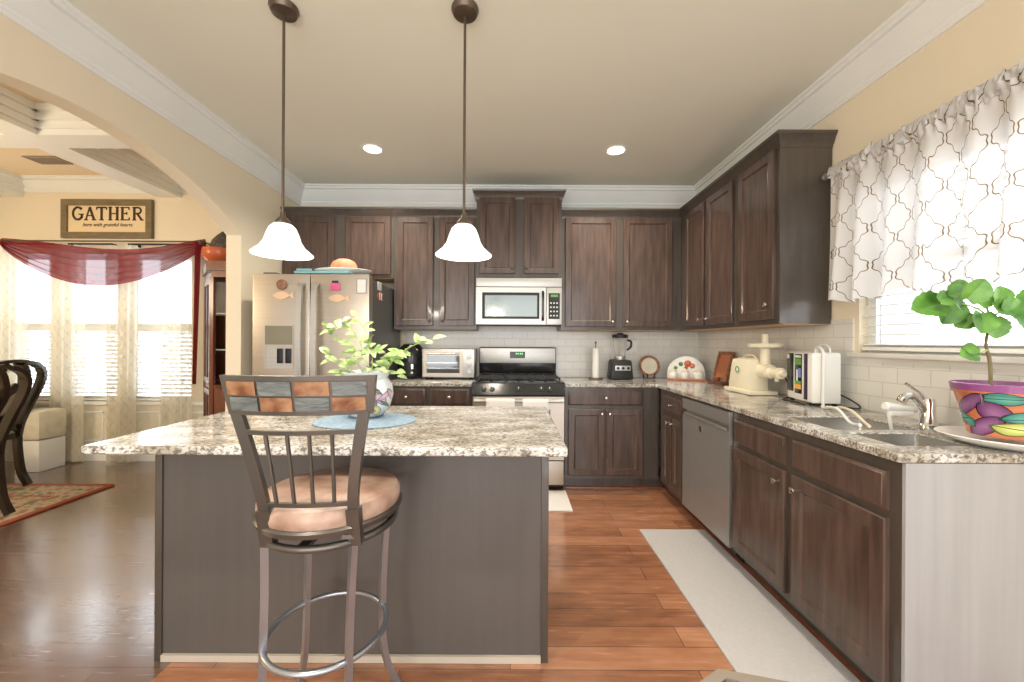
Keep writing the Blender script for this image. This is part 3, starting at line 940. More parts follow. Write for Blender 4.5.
MB().lathe([(0, 0), (.014, 0), (.018, .005), (.018, .125), (.014, .132), (0, .132)], (0, 0, 0), 20, mtx=q).build('barrel', 'white', wf)
MB().box(fx - .155, fy - .006, ZC + .042, fx - .06, fy + .024, ZC + .064, .008).build('diverter', 'white', wf)
MB().tube([(fx - .158, fy + .012, ZC + .07), (fx - .150, fy + .012, ZC + .02), (fx - .143, fy + .012, ZC - .02)], [.007, .007, .006], 10).build('outlet_tube', 'white', wf)

# ---------------------------------------------------------------- dishwasher
dw = thing('dishwasher', 'stainless dishwasher set between the dark base cabinets', 'dishwasher', (1.55, 2.53, 0))
d0, d1 = 2.224, 2.836
box('tub', 'black_matte', (XBF + .02, d0, .06), (XR - .02, d1, zb1), dw)
xf = XBF - .022
mb = MB()
# door: lower skin, pocket and tilted control strip
prof = [(xf, .105), (xf, .755), (xf + .022, .762), (xf + .022, .790), (xf, .797), (xf - .002, .868), (xf + .03, .872), (xf + .03, .105)]
mb.prism(prof, lambda a, b, d: (a, d, b), d0 + .004, d1 - .004)
mb.build('door', 'steel_dark', dw, smooth=20)
MB().box(xf - .003, d0 + .03, .757, xf + .004, d1 - .03, .775, .002).build('handle', 'steel_cool', dw)
MB().cyl((0, 0, 0), .02, .002, 20, mtx=Matrix.Translation((xf - .001, 2.56, .705)) @ Matrix.Rotation(-pi / 2, 4, 'Y')).build('badge', 'chrome', dw)
box('toe_kick', 'black_matte', (XBF + .065, d0 + .01, 0.001), (XBF + .1, d1 - .01, .10), dw)
MB().box(xf - .001, d0, .105, XBF + .0, d0 + .004, .872).build('edge_strip', 'steel_cool', dw)

# ---------------------------------------------------------------- refrigerator
fr = thing('refrigerator', 'tall stainless french-door refrigerator with magnets', 'refrigerator', (-1.565, 3.45, 0))
fx0, fx1, fy0 = -2.020, -1.112, 3.05
box('body', 'grey_side', (fx0 + .004, fy0 + .085, .02), (fx1 - .004, YB - .06, 1.755), fr, .006)
xm = -1.571
for nm, a, b in (('door', fx0, xm - .003), ('door', xm + .003, fx1)):
    MB().box(a, fy0, .735, b, fy0 + .078, 1.785, .010).build(nm, 'steel', fr)
MB().box(fx0, fy0, .05, fx1, fy0 + .078, .725, .010).build('freezer_drawer', 'steel', fr)
for hx in (xm - .055, xm + .055):
    MB().tube(bez([(hx, fy0 + .002, 1.70), (hx, fy0 - .045, 1.675), (hx, fy0 - .06, 1.40), (hx, fy0 - .06, 1.15), (hx, fy0 - .045, .965), (hx, fy0 + .002, .94)], 5), 1, flat=(.011, .019), up=(0, -1, 0)).build('handle', 'steel_cool', fr)
MB().tube([(fx0 + .1, fy0 - .002, .66), (fx0 + .1, fy0 - .055, .66), (fx1 - .1, fy0 - .055, .66), (fx1 - .1, fy0 - .002, .66)], .013, 10).build('handle', 'steel_cool', fr)
dp = MB().plate((-1.925, 1.045, -1.695, 1.390), [(-1.915, 1.055, -1.705, 1.215)], XZ, fy0 - .006, fy0 + .0).build('dispenser', 'steel', fr)
box('control_panel', 'disp', (-1.915, fy0 - .008, 1.235), (-1.705, fy0 - .0062, 1.38), dp)
box('recess', 'steel_cool', (-1.915, fy0 - .002, 1.055), (-1.705, fy0 - .0005, 1.215), dp)
for ax in (-1.80, -1.735): box('paddle', 'black', (ax - .022, fy0 - .012, 1.09), (ax + .022, fy0 - .003, 1.205), dp, .004)
for ax, l in ((-1.9, ''), (-1.2, '')):
    box('hinge_cover', 'grey_side', (ax - .05, fy0 + .02, 1.786), (ax + .05, fy0 + .12, 1.80), fr, .004)


def fish_magnet(cx, cz, label):
    pts = []
    L, Hh = .085, .030
    for k in range(25):
        t = k / 24
        x_ = -L + 2 * L * .80 * t
        pts.append((cx + x_, cz + Hh * math.sin(pi * t) ** .8))
    low = []
    for k in range(25):
        t = 1 - k / 24
        low.append((cx - L + 2 * L * .80 * t, cz - Hh * math.sin(pi * t) ** .8))
    tail = [(cx + L, cz + .026), (cx + L * .88, cz), (cx + L, cz - .026)]
    poly = pts[1:-1] + tail + low[1:-1] + [(cx - L, cz)]
    MB().prism(poly, XZ, fy0 - .006, fy0 - .0005).build('fish_magnet', 'fishwood', None, label, 'magnet', smooth=0)


fish_magnet(-1.775, 1.617, 'pale wooden fish magnet under a round brown magnet')
fish_magnet(-1.345, 1.597, 'pale wooden fish magnet under the pink jar magnet')
q = Matrix.Translation((-1.79, fy0 - .0005, 1.70)) @ Matrix.Rotation(pi / 2, 4, 'X')
MB().lathe([(0, 0), (.040, 0), (.042, .006), (.034, .010), (.028, .006), (0, .006)], (0, 0, 0), 24, mtx=q).build('round_magnet', 'copperframe', None, 'round brown ring magnet on the refrigerator door with dispenser', 'magnet')
pk = thing('jar_magnet', 'pink jar-shaped magnet with a dark lid', 'magnet', (-1.375, fy0 - .004, 1.65))
MB().box(-1.412, fy0 - .008, 1.655, -1.336, fy0 - .0005, 1.715, .012).build('jar', 'pink', pk)
MB().box(-1.40, fy0 - .010, 1.717, -1.352, fy0 - .0005, 1.733, .003).build('lid', 'black_matte', pk)
nt_ = thing('note_card', 'white card in a thin dark frame on the refrigerator door', 'card', (-1.172, fy0 - .004, 1.64))
MB().box(-1.212, fy0 - .004, 1.632, -1.130, fy0 - .0005, 1.752).build('backing', 'steel_dark', nt_)
MB().box(-1.203, fy0 - .006, 1.641, -1.139, fy0 - .004, 1.743).build('paper', 'paper', nt_)
sm = thing('clown_fish_magnet', 'orange and white fish magnet on the refrigerator side', 'magnet', (fx1, 3.33, 1.60))
q = Matrix.Translation((fx1 - .003, 3.30, 1.64)) @ Matrix.Rotation(pi / 2, 4, 'Y')
MB().lathe([(0, 0), (.045, 0), (.04, .006), (0, .010)], (0, 0, 0), 20, mtx=q, sx=.8, sy=1.5).build('body', 'terracotta', sm)
for dy in (-.03, .015):
    MB().box(fx1 + .002, 3.30 + dy, 1.61, fx1 + .009, 3.314 + dy, 1.67, .003).build('stripe', 'paper', sm)
MB().box(fx1 - .003, 3.24, 1.69, fx1 + .003, 3.33, 1.76, .004).build('paper_magnet', 'paper', None, 'white patterned paper magnet above the orange fish magnet', 'magnet')

# on top of the refrigerator
tr_ = MB().box(-1.74, 3.12, 1.802, -1.30, 3.40, 1.822, .008).box(-1.72, 3.12, 1.822, -1.6, 3.135, 1.84, .004)
tr_.build('tray', 'bluegreen', None, 'pale blue tray on top of the refrigerator', 'tray')
MB().lathe([(0, 0), (.16, 0), (.215, .03), (.21, .033), (.155, .008), (0, .008)], (-1.42, 3.30, 1.824), 36, sx=1.1, sy=.7).build('platter', 'white', None, 'white oval platter on the pale blue tray', 'platter')
mb = MB()
pf = [(0, 0), (.08, 0), (.105, .030), (.104, .060), (.085, .095), (.05, .115), (0, .120)]
mb.lathe(pf, (-1.415, 3.30, 1.834), 40)
for v_ in mb.bm.verts:
    a = math.atan2(v_.co.y - 3.30, v_.co.x + 1.415); rr = 1 + .05 * math.cos(9 * a)
    v_.co.x = -1.415 + (v_.co.x + 1.415) * rr; v_.co.y = 3.30 + (v_.co.y - 3.30) * rr * .9
mb.build('loaf', 'bread', None, 'round peach-coloured ribbed loaf on the white platter', 'bread')

# ---------------------------------------------------------------- range
rg = thing('gas_range', 'stainless and black gas range under the microwave', 'range', (.055, 3.6, 0))
rx0, rx1 = -.335, .445
ry = YF - .03
box('body', 'black_matte', (rx0, ry + .03, .04), (rx1, YB - .012, ZC - .006), rg)
MB().box(rx0, ry + .015, ZC - .006, rx1, YB - .05, ZC + .012, .006).build('cooktop', 'black', rg)
# sloped control panel
MB().prism([(ry + .0, .815), (ry - .012, .822), (ry + .018, ZC + .008), (ry + .06, ZC + .008), (ry + .06, .815)], lambda a, b, d: (d, a, b), rx0, rx1).build('control_panel', 'black', rg, smooth=20)
for kx in (-.235, -.165, .055, .245, .315):
    q = Matrix.Translation((kx, ry - .0, .868)) @ Matrix.Rotation(pi / 2 - .3, 4, 'X')
    k_ = MB().lathe([(0, 0), (.021, 0), (.019, .022), (0, .024)], (0, 0, 0), 20, mtx=q).build('knob', 'black_matte', rg)
    MB().box(-.003, .002, .022, .003, .016, .027, 0, mtx=q).build('pointer', 'white', k_)
# oven door
od = MB().plate((rx0 + .006, .275, rx1 - .006, .805), [(rx0 + .12, .40, rx1 - .12, .70)], XZ, ry - .004, ry + .028).build('oven_door', 'steel', rg, smooth=20)
box('window', 'smoke_glass', (rx0 + .12, ry + .002, .40), (rx1 - .12, ry + .02, .70), od)
MB().tube([(rx0 + .045, ry - .002, .772), (rx0 + .045, ry - .05, .776)], .009, 10).tube([(rx1 - .045, ry - .002, .772), (rx1 - .045, ry - .05, .776)], .009, 10).tube([(rx0 + .02, ry - .05, .776), (rx1 - .02, ry - .05, .776)], .0155, 14).build('handle', 'steel_cool', od)
MB().box(rx0 + .006, ry - .002, .065, rx1 - .006, ry + .028, .265, .006).build('storage_drawer', 'steel', rg)
# burners and grates
for bx_, by_, br_ in ((-.16, 3.50, .05), (-.16, 3.76, .04), (.055, 3.63, .055), (.27, 3.50, .05), (.27, 3.76, .04)):
    MB().lathe([(0, 0), (br_, 0), (br_, .010), (br_ * .7, .012), (br_ * .7, .022), (0, .024)], (bx_, by_, ZC + .012), 20).build('burner', 'iron', rg)
for gx0, gx1 in ((rx0 + .03, rx0 + .275), (rx0 + .28, rx1 - .28), (rx1 - .275, rx1 - .03)):
    mb = MB()
    z = ZC + .046
    xs_ = [gx0 + .008, (gx0 + gx1) / 2, gx1 - .008]
    for xx in xs_: mb.box(xx - .006, ry + .06, z - .012, xx + .006, YB - .13, z, .002)
    for yy in (ry + .066, ry + .20, ry + .32, YB - .136): mb.box(gx0, yy - .006, z - .012, gx1, yy + .006, z, .002)
    for xx in (xs_[0], xs_[2]):
        for yy in (ry + .066, YB - .136): mb.box(xx - .006, yy - .006, ZC + .012, xx + .006, yy + .006, z, 0)
    mb.build('grate', 'iron', rg)
# backguard
bg = MB().box(rx0 + .008, YB - .085, ZC + .01, rx1 - .008, YB - .015, 1.215, .012).build('backguard', 'black', rg)
MB().box(rx0 + .016, YB - .091, 1.058, rx1 - .016, YB - .083, 1.205, .010).build('backguard_panel', 'steel_cool', rg)
box('clock', 'black', (-.022, YB - .094, 1.105), (.128, YB - .0905, 1.170), bg)
mb = MB()
for k, dx in enumerate((0, .018, .040, .058)):
    mb.box(.036 + dx, YB - .0955, 1.142, .046 + dx, YB - .094, 1.158)
mb.build('clock_digits', 'led', bg)


def towel(x_, w_, label, zlow, m_='towel'):
    mb = MB()
    path = [(ry - .030, zlow + .04)] + [(ry - .032, .70), (ry - .033, .776)] + [(ry - .05 + .018 * math.cos(t), .777 + .018 * math.sin(t)) for t in (0.2, .8, 1.57, 2.3, 2.94)] + [(ry - .069, .70), (ry - .071, zlow)]
    def f(u, v):
        i = v * (len(path) - 1); k = min(int(i), len(path) - 2); t = i - k
        y = path[k][0] * (1 - t) + path[k + 1][0] * t; z = path[k][1] * (1 - t) + path[k + 1][1] * t
        return (x_ + w_ * u, y - .0012 * math.sin(u * 16) * (1 if v > .6 else 0), z)
    mb.grid(f, 16, 20, uvf=lambda u, v: (u * w_, v * .6))
    mb.build('dish_towel', m_, None, label, 'towel', solid=.003)


towel(-.212, .235, 'plain white dish towel hung over the oven handle', .52)
towel(.088, .215, 'white grid-patterned dish towel hung over the oven handle', .50, 'towel')
MB().box(-.12, 2.93, .001, .46, 3.33, .010, .004).build('small_rug', 'rug_white', None, 'small white rug on the floor before the range', 'rug')

# ---------------------------------------------------------------- microwave
mw = thing('microwave', 'stainless over-the-range microwave with dark window', 'microwave', (.06, 3.7, 1.42))
mx0, mx1, my = -.330, .448, YB - .41
box('body', 'black_matte', (mx0 + .004, my + .02, 1.425), (mx1 - .004, YB - .015, 1.856), mw)
MB().box(mx0, my, 1.768, mx1, my + .025, 1.848, .005).build('vent_grille', 'steel_cool', mw)
md_ = MB().plate((mx0, 1.425, .305, 1.762), [(mx0 + .055, 1.475, .245, 1.715)], XZ, my - .004, my + .02).build('door', 'steel_cool', mw, smooth=20)
MB().plate((mx0 + .055, 1.475, .245, 1.715), [(mx0 + .08, 1.497, .225, 1.69)], XZ, my - .002, my + .01).build('window_frame', 'black_matte', md_)
box('window', 'mw_glass', (mx0 + .08, my + .001, 1.497), (.225, my + .008, 1.69), md_)
MB().tube(bez([(.275, my - .002, 1.725), (.275, my - .035, 1.70), (.275, my - .04, 1.59), (.275, my - .035, 1.49), (.275, my - .002, 1.465)], 5), 1, flat=(.008, .010), up=(0, -1, 0)).build('handle', 'black', md_)
cpn = MB().box(.310, my - .004, 1.425, mx1, my + .02, 1.762, .003).build('control_panel', 'steel_cool', mw)
box('keypad', 'black_matte', (.328, my - .006, 1.475), (mx1 - .018, my - .004, 1.710), cpn)
box('display', 'screen_g', (.348, my - .0075, 1.675), (mx1 - .035, my - .006, 1.697), cpn)
for r_ in range(4):
    for c_ in range(3):
        box('button', 'white', (.342 + c_ * .028, my - .0075, 1.50 + r_ * .038), (.356 + c_ * .028, my - .006, 1.512 + r_ * .038), cpn)

# ---------------------------------------------------------------- counter appliances, back wall
to = thing('toaster_oven', 'stainless toaster oven with three round knobs on the short worktop', 'toaster oven', (-.59, 3.8, ZC))
tx0, tx1, ty = -.836, -.350, 3.64
MB().box(tx0, ty, .932, tx1, 3.93, 1.198, .008).build('body', 'steel_cool', to)
for a in (tx0 + .04, tx1 - .04):
    for b in (ty + .03, 3.90): MB().cyl((a, b, ZC + .001), .012, .018, 12).build('foot', 'black_matte', to)
xd = tx1 - .105
td = MB().plate((tx0 + .015, .945, xd, 1.175), [(tx0 + .045, .975, xd - .03, 1.135)], XZ, ty - .012, ty - .001).build('door', 'steel', to)
box('window', 'smoke_glass', (tx0 + .045, ty - .008, .975), (xd - .03, ty - .003, 1.135), td)
MB().tube([(tx0 + .05, ty - .010, 1.155), (tx0 + .05, ty - .035, 1.155), (xd - .035, ty - .035, 1.155), (xd - .035, ty - .010, 1.155)], .007, 10).build('handle', 'chrome', td)
for zz in (1.02, 1.07):
    MB().tube([(tx0 + .05, ty - .009, zz), (xd - .035, ty - .009, zz)], .003, 6).build('rack', 'chrome', td)
for zz in (.985, 1.055, 1.125):
    q = Matrix.Translation((tx1 - .05, ty, zz)) @ Matrix.Rotation(pi / 2, 4, 'X')
    MB().lathe([(0, 0), (.022, 0), (.020, .018), (0, .020)], (0, 0, 0), 20, mtx=q).build('knob', 'steel_cool', to)

af = thing('air_fryer', 'glossy black egg-shaped air fryer beside the refrigerator', 'air fryer', (-.975, 3.79, ZC))
MB().lathe([(0, 0), (.118, 0), (.128, .02), (.132, .08), (.132, .17), (.124, .24), (.108, .29), (.075, .325), (0, .335)], (-.972, 3.80, ZC + .001), 36).build('body', 'black', af)
MB().lathe([(0, 0), (.105, 0), (.107, .13), (0, .13)], (-.972, 3.773, ZC + .025), 30).build('basket', 'black_matte', af)
MB().box(-.945, 3.625, ZC + .05, -.912, 3.69, ZC + .145, .012).build('handle', 'chrome', af)
MB().lathe([(0, 0), (.05, 0), (.045, .006), (0, .006)], (0, 0, 0), 24, mtx=Matrix.Translation((-.972, 3.70, ZC + .235)) @ Matrix.Rotation(pi / 2 - .35, 4, 'X')).build('dial', 'steel_dark', af)

pt = thing('paper_towel_holder', 'upright holder with a thin white paper towel roll beside the blender', 'paper towel holder', (.80, 3.76, ZC))
MB().lathe([(0, 0), (.068, 0), (.068, .008), (.05, .012), (0, .012)], (.80, 3.76, ZC + .001), 28).build('base', 'bronze', pt)
MB().lathe([(0, 0), (.005, 0), (.005, .33), (.011, .335), (.011, .345), (0, .35)], (.80, 3.76, ZC + .012), 12).build('rod', 'bronze', pt)
MB().lathe([(.018, .0), (.033, .0), (.033, .28), (.018, .28), (.018, 0)], (.80, 3.76, ZC + .016), 24).build('paper_roll', 'paper', pt)

bl = thing('blender', 'black-based countertop blender with a clear jar and black lid', 'blender', (1.04, 3.76, ZC))
mb = MB().box(-.105, -.10, 0, .105, .10, .185, .02)
for v_ in mb.bm.verts:
    if v_.co.z > .11: k = 1 - (v_.co.z - .11) * 2.2; v_.co.x *= k; v_.co.y *= k
    v_.co += Vector((1.038, 3.78, ZC + .002))
bb_ = mb.build('base', 'black_matte', bl)
MB().box(.965, 3.671, ZC + .088, 1.111, 3.684, ZC + .135, .003).build('control_plate', 'steel_cool', bl)
for kx in (.99, 1.038, 1.086):
    MB().lathe([(0, 0), (.013, 0), (.012, .012), (0, .013)], (0, 0, 0), 16, mtx=Matrix.Translation((kx, 3.671, ZC + .112)) @ Matrix.Rotation(pi / 2, 4, 'X')).build('knob', 'black', bl)
MB().lathe([(.0, .0), (.048, 0), (.052, .03), (.050, .035), (.0, .035)], (1.038, 3.78, ZC + .188), 24).build('collar', 'steel_cool', bl)
MB().lathe([(.045, 0), (.072, .17), (.069, .17), (.042, .003), (0, .003), (0, 0), (.045, 0)], (1.038, 3.78, ZC + .224), 28, sx=1, sy=1).build('jar', 'glass', bl)
MB().lathe([(0, 0), (.074, 0), (.076, .03), (.05, .036), (.03, .038), (.028, .05), (0, .05)], (1.038, 3.78, ZC + .395), 28).build('lid', 'black_matte', bl)
MB().tube(bez([(1.105, 3.76, ZC + .375), (1.135, 3.75, ZC + .36), (1.132, 3.75, ZC + .31), (1.098, 3.76, ZC + .28)], 6), .010, 10).build('handle', 'black_matte', bl)

pl = thing('decorative_plate', 'round cream plate with a brown ornate rim on a small stand', 'plate', (1.33, 3.83, ZC))
q = Matrix.Translation((1.335, 3.83, ZC + .125)) @ Matrix.Rotation(pi / 2 - .18, 4, 'X')
MB().lathe([(0, .0), (.060, .0), (.078, .006), (.080, .010), (.060, .004), (0, .004)], (0, 0, 0), 36, mtx=q).build('centre', 'ivory', pl)
MB().lathe([(.078, .005), (.103, .012), (.103, .016), (.078, .010), (.078, .005)], (0, 0, 0), 36, mtx=q).build('rim', 'copperframe', pl)
st_ = thing('plate_stand', 'small dark wooden stand under the cream plate', 'stand', (1.335, 3.81, ZC))
for sx_ in (-.035, .035):
    MB().tube([(1.335 + sx_, 3.775, ZC + .055), (1.335 + sx_, 3.765, ZC + .012), (1.335 + sx_ * 1.4, 3.84, ZC + .008), (1.335 + sx_ * .9, 3.885, ZC + .15)], .006, 6).build('bracket', 'walnut', st_)

# spice rack in the corner, turned to face the room
def rotz_about(c, a): return Matrix.Translation(c) @ Matrix.Rotation(a, 4, 'Z')
rk = thing('spice_rack', 'white arched spice rack with painted fruit in the corner', 'rack', (1.64, 3.70, ZC), -.36)
T_ = root_matrix(rk)
fnr = lambda a, b, d: T_ @ Vector((a, d, b))
poly = [(-.165, .004), (.165, .004)] + [(.165 * math.cos(t), .06 + .165 * math.sin(t)) for t in [pi * k / 20 for k in range(21)]]
MB().prism(poly, fnr, .03, .045).build('backboard', 'white', rk)
MB().box(-.165, -.055, .001, .165, .045, .018, .004, mtx=T_).build('shelf', 'red_trim', rk)
for (a, b, r_, m_) in ((.015, .155, .034, 'terracotta'), (.055, .135, .026, 'terracotta'), (-.045, .15, .022, 'leaf'), (-.09, .115, .018, 'leaf'), (.0, .115, .018, 'copperframe')):
    q = T_ @ Matrix.Translation((a, .032, b)) @ Matrix.Rotation(pi / 2, 4, 'X')
    MB().lathe([(0, 0), (r_, 0), (r_ * .7, .010), (0, .013)], (0, 0, 0), 16, mtx=q).build('painted_fruit', m_, rk)
for k, a in enumerate((-.115, -.01, .105)):
    p_ = T_ @ Vector((a, -.012, .0185))
    lab = ['first small cream jar on the arched spice rack, by the plate', 'middle small cream jar on the arched spice rack', 'third cream jar on the arched spice rack, by the brown frame'][k]
    j = thing('spice_jar', lab, 'jar', p_, group='cream jars on the spice rack')
    s_ = 1.15 if k == 2 else 1
    MB().lathe([(0, 0), (.036 * s_, 0), (.041 * s_, .02), (.040 * s_, .05), (.030 * s_, .062), (0, .062)], p_, 20).build('body', 'white', j)
    MB().lathe([(0, 0), (.032 * s_, 0), (.034 * s_, .008), (.02, .016), (.008, .02), (.008, .03), (0, .032)], (p_.x, p_.y, p_.z + .063), 20).build('lid', 'cream_plastic', j)

# leaning frame on the right wall
pf_ = thing('picture_frame', 'brown carved frame leaning on a wooden easel by the tiled wall', 'picture frame', (1.80, 3.32, ZC))
q = Matrix.Translation((1.770, 3.345, ZC + .035)) @ Matrix.Rotation(.12, 4, 'Z') @ Matrix.Rotation(.26, 4, 'Y')
MB().plate((-.095, .0, .095, .25), [(-.07, .025, .07, .225)], lambda a, b, d: q @ Vector((d, a, b)), -.010, .012).build('frame', 'copperframe', pf_)
MB().box(-.002, -.07, .025, .008, .07, .225, mtx=q).build('panel', 'red_trim', pf_)
MB().box(-.05, -.10, -.033, .055, .10, -.012, .004, mtx=q @ Matrix.Rotation(-.28, 4, 'Y')).build('easel_foot', 'cherry', pf_)
MB().box(-.04, -.03, -.012, -.018, .03, .02, .004, mtx=q).build('easel_lip', 'cherry', pf_)

# juicer
jc = thing('juicer', 'cream masticating juicer with a tall feed hopper on the corner worktop', 'juicer', (1.67, 2.8, ZC))
mb = MB().box(1.610, 2.67, ZC + .018, 1.750, 2.905, ZC + .245, .035)
for v_ in mb.bm.verts:
    t = (v_.co.z - ZC) / .25
    v_.co.x = 1.68 + (v_.co.x - 1.68) * (1.15 - .3 * t); v_.co.y += .03 * (1 - t) if v_.co.y > 2.8 else 0
mb.build('body', 'cream_plastic', jc)
MB().box(1.59, 2.62, ZC + .001, 1.78, 2.955, ZC + .03, .012).build('base', 'cream_plastic', jc)
q = Matrix.Translation((1.60, 2.80, ZC + .15)) @ Matrix.Rotation(-pi / 2 , 4, 'Y')
q = Matrix.Translation((1.608, 2.80, ZC + .165)) @ Matrix.Rotation(-pi / 2, 4, 'Y')
MB().lathe([(0, 0), (.028, 0), (.028, .002), (0, .002)], (0, 0, 0), 24, mtx=q).build('emblem', 'paper', jc)
MB().lathe([(.016, .001), (.024, .001), (.024, .004), (.016, .004), (.016, .001)], (0, 0, 0), 24, mtx=q).build('emblem_ring', 'leaf', jc)
MB().lathe([(0, 0), (.046, 0), (.05, .05), (.046, .12), (0, .12)], (0, 0, 0), 28, mtx=Matrix.Translation((1.70, 2.70, ZC + .165)) @ Matrix.Rotation(pi / 2, 4, 'X')).build('barrel', 'cream_plastic', jc)
MB().lathe([(0, 0), (.040, 0), (.040, .02), (.03, .03), (.03, .075), (.036, .08), (.036, .10), (.02, .105), (.017, .13), (0, .13)], (0, 0, 0), 24, mtx=Matrix.Translation((1.70, 2.58, ZC + .16)) @ Matrix.Rotation(pi / 2, 4, 'X')).build('nozzle', 'cream_plastic', jc)
MB().lathe([(0, 0), (.032, 0), (.030, .15), (0, .15)], (1.70, 2.64, ZC + .19), 24).build('feed_tube', 'cream_plastic', jc)
MB().lathe([(0, 0), (.035, 0), (.098, .010), (.104, .034), (.098, .034), (.03, .012), (0, .012)], (1.70, 2.64, ZC + .315), 36).build('hopper_tray', 'cream_plastic', jc)
MB().lathe([(0, 0), (.022, 0), (.021, .085), (0, .088)], (1.70, 2.64, ZC + .327), 20).build('pusher', 'cream_plastic', jc)
MB().tube([(1.70, 2.52, ZC + .13), (1.70, 2.52, ZC + .105)], [.014, .012], 12).build('juice_outlet', 'cream_plastic', jc)
MB().tube(bez([(1.70, 2.88, ZC + .24), (1.70, 2.85, ZC + .265), (1.70, 2.76, ZC + .265), (1.70, 2.73, ZC + .24)], 5), .009, 8).build('carry_handle', 'cream_plastic', jc)
MB().tube(bez([(1.80, 2.62, ZC + .16), (1.81, 2.56, ZC + .07), (1.78, 2.52, ZC + .012), (1.72, 2.47, ZC + .007), (1.66, 2.40, ZC + .007), (1.665, 2.28, ZC + .007), (1.64, 2.20, ZC + .007)], 8), .0045, 8).build('power_cord', 'black_matte', None, 'black power cord lying between the juicer and the white water unit', 'cord')

# water ioniser
rzI = math.radians(-11)
wi = thing('water_ioniser', 'white countertop water unit with dark panels and colourful display', 'water ioniser', (1.768, 2.31, ZC), rzI)
T_ = root_matrix(wi)
hx_, hy_ = .0725, .140
MB().box(-hx_, -hy_, .016, hx_, hy_, .300, .014, mtx=T_).build('housing', 'white', wi)
for a in (-.055, .055):
    for b in (-.11, .11): MB().cyl((a, b, .001), .012, .016, 12, mtx=T_).build('foot', 'black_matte', wi)
f_ = -hx_
MB().box(f_ - .003, .060, .062, f_ + .001, .132, .292, .002, mtx=T_).build('front_panel', 'black', wi)
MB().box(f_ - .003, -.035, .055, f_ + .001, .042, .288, .002, mtx=T_).build('display', 'black', wi)
dsp = [o for o in wi.children if o.name.startswith('display')][0]
for (b0, b1, c0, c1, m_) in ((-.030, .037, .225, .262, 'screen_g'), (-.030, .037, .267, .280, 'paper'), (.005, .020, .13, .195, 'paper'), (-.028, .000, .15, .205, 'screen_b'), (.022, .037, .135, .19, 'screen_p'), (-.030, .037, .112, .130, 'screen_g'), (-.030, .037, .082, .110, 'screen_o')):
    MB().box(f_ - .0042, b0, c0, f_ - .003, b1, c1, 0, mtx=T_).build('display_field', m_, dsp)
MB().box(f_ - .003, -.095, .030, f_ + .001, -.060, .292, .002, mtx=T_).build('side_panel', 'screen_p', wi)
MB().lathe([(0, 0), (.014, 0), (.014, .002), (0, .002)], (0, 0, 0), 20, mtx=T_ @ Matrix.Translation((f_ - .003, .118, .272)) @ Matrix.Rotation(-pi / 2, 4, 'Y')).build('badge', 'paper', wi)
MB().tube([T_ @ Vector(p) for p in bez([(-.02, -.07, .300), (-.02, -.075, .322), (-.02, -.11, .326), (-.022, -.150, .29), (-.024, -.155, .18), (-.026, -.156, .06), (-.026, -.157, -.0)], 8)], .0085, 10).build('drain_hose', 'white', wi)
MB().tube([T_ @ Vector(p) for p in bez([(.03, .01, .298), (.03, .0, .33), (.03, -.05, .345), (.03, -.10, .33), (.03, -.115, .298)], 8)], .005, 8).build('hose_loop', 'white', wi)
MB().tube(bez([(1.69, 2.14, ZC + .008), (1.66, 2.08, ZC + .010), (1.60, 1.97, ZC + .03), (1.55, 1.86, ZC + .035), (1.50, 1.74, ZC + .0), (1.455, 1.64, ZC + .010)], 8), .007, 10).build('white_hose', 'white', None, 'white hose curving from the water unit into the far sink bowl', 'hose')
MB().tube(bez([(1.71, 2.13, ZC + .008), (1.68, 2.06, ZC + .012), (1.63, 1.94, ZC + .035), (1.58, 1.82, ZC + .035), (1.53, 1.70, ZC + .008), (1.48, 1.625, ZC + .009)], 8), .006, 10).build('grey_hose', 'cream_plastic', None, 'second pale hose beside the white hose, nearer the tiled wall', 'hose')
MB().tube(bez([(1.845, 2.33, ZC + .08), (1.86, 2.22, ZC + .06), (1.863, 2.12, ZC + .025), (1.85, 2.09, ZC + .006), (1.80, 2.11, ZC + .006), (1.72, 2.12, ZC + .006)], 8), .004, 8).build('power_cord', 'black_matte', None, 'black cord looping out behind the white water unit', 'cord')

# wall plates
def outlet(c, face, label):
    r = thing('wall_outlet', label, 'outlet', c)
    if face == 'Y':
        MB().box(c[0] - .036, c[1] - .006, c[2] - .058, c[0] + .036, c[1], c[2] + .058, .003).build('plate', 'white', r)
        for dz in (-.022, .022): MB().box(c[0] - .017, c[1] - .008, c[2] + dz - .014, c[0] + .017, c[1] - .006, c[2] + dz + .014, .002).build('socket', 'trim', r)
    else:
        MB().box(c[0] - .006, c[1] - .036, c[2] - .058, c[0], c[1] + .036, c[2] + .058, .003).build('plate', 'white', r)
        for dz in (-.022, .022): MB().box(c[0] - .008, c[1] - .017, c[2] + dz - .014, c[0] - .006, c[1] + .017, c[2] + dz + .014, .002).build('socket', 'trim', r)


outlet((1.225, YB - .0095, 1.235), 'Y', 'white outlet in the tiles above the decorative plate')

# ---------------------------------------------------------------- plants


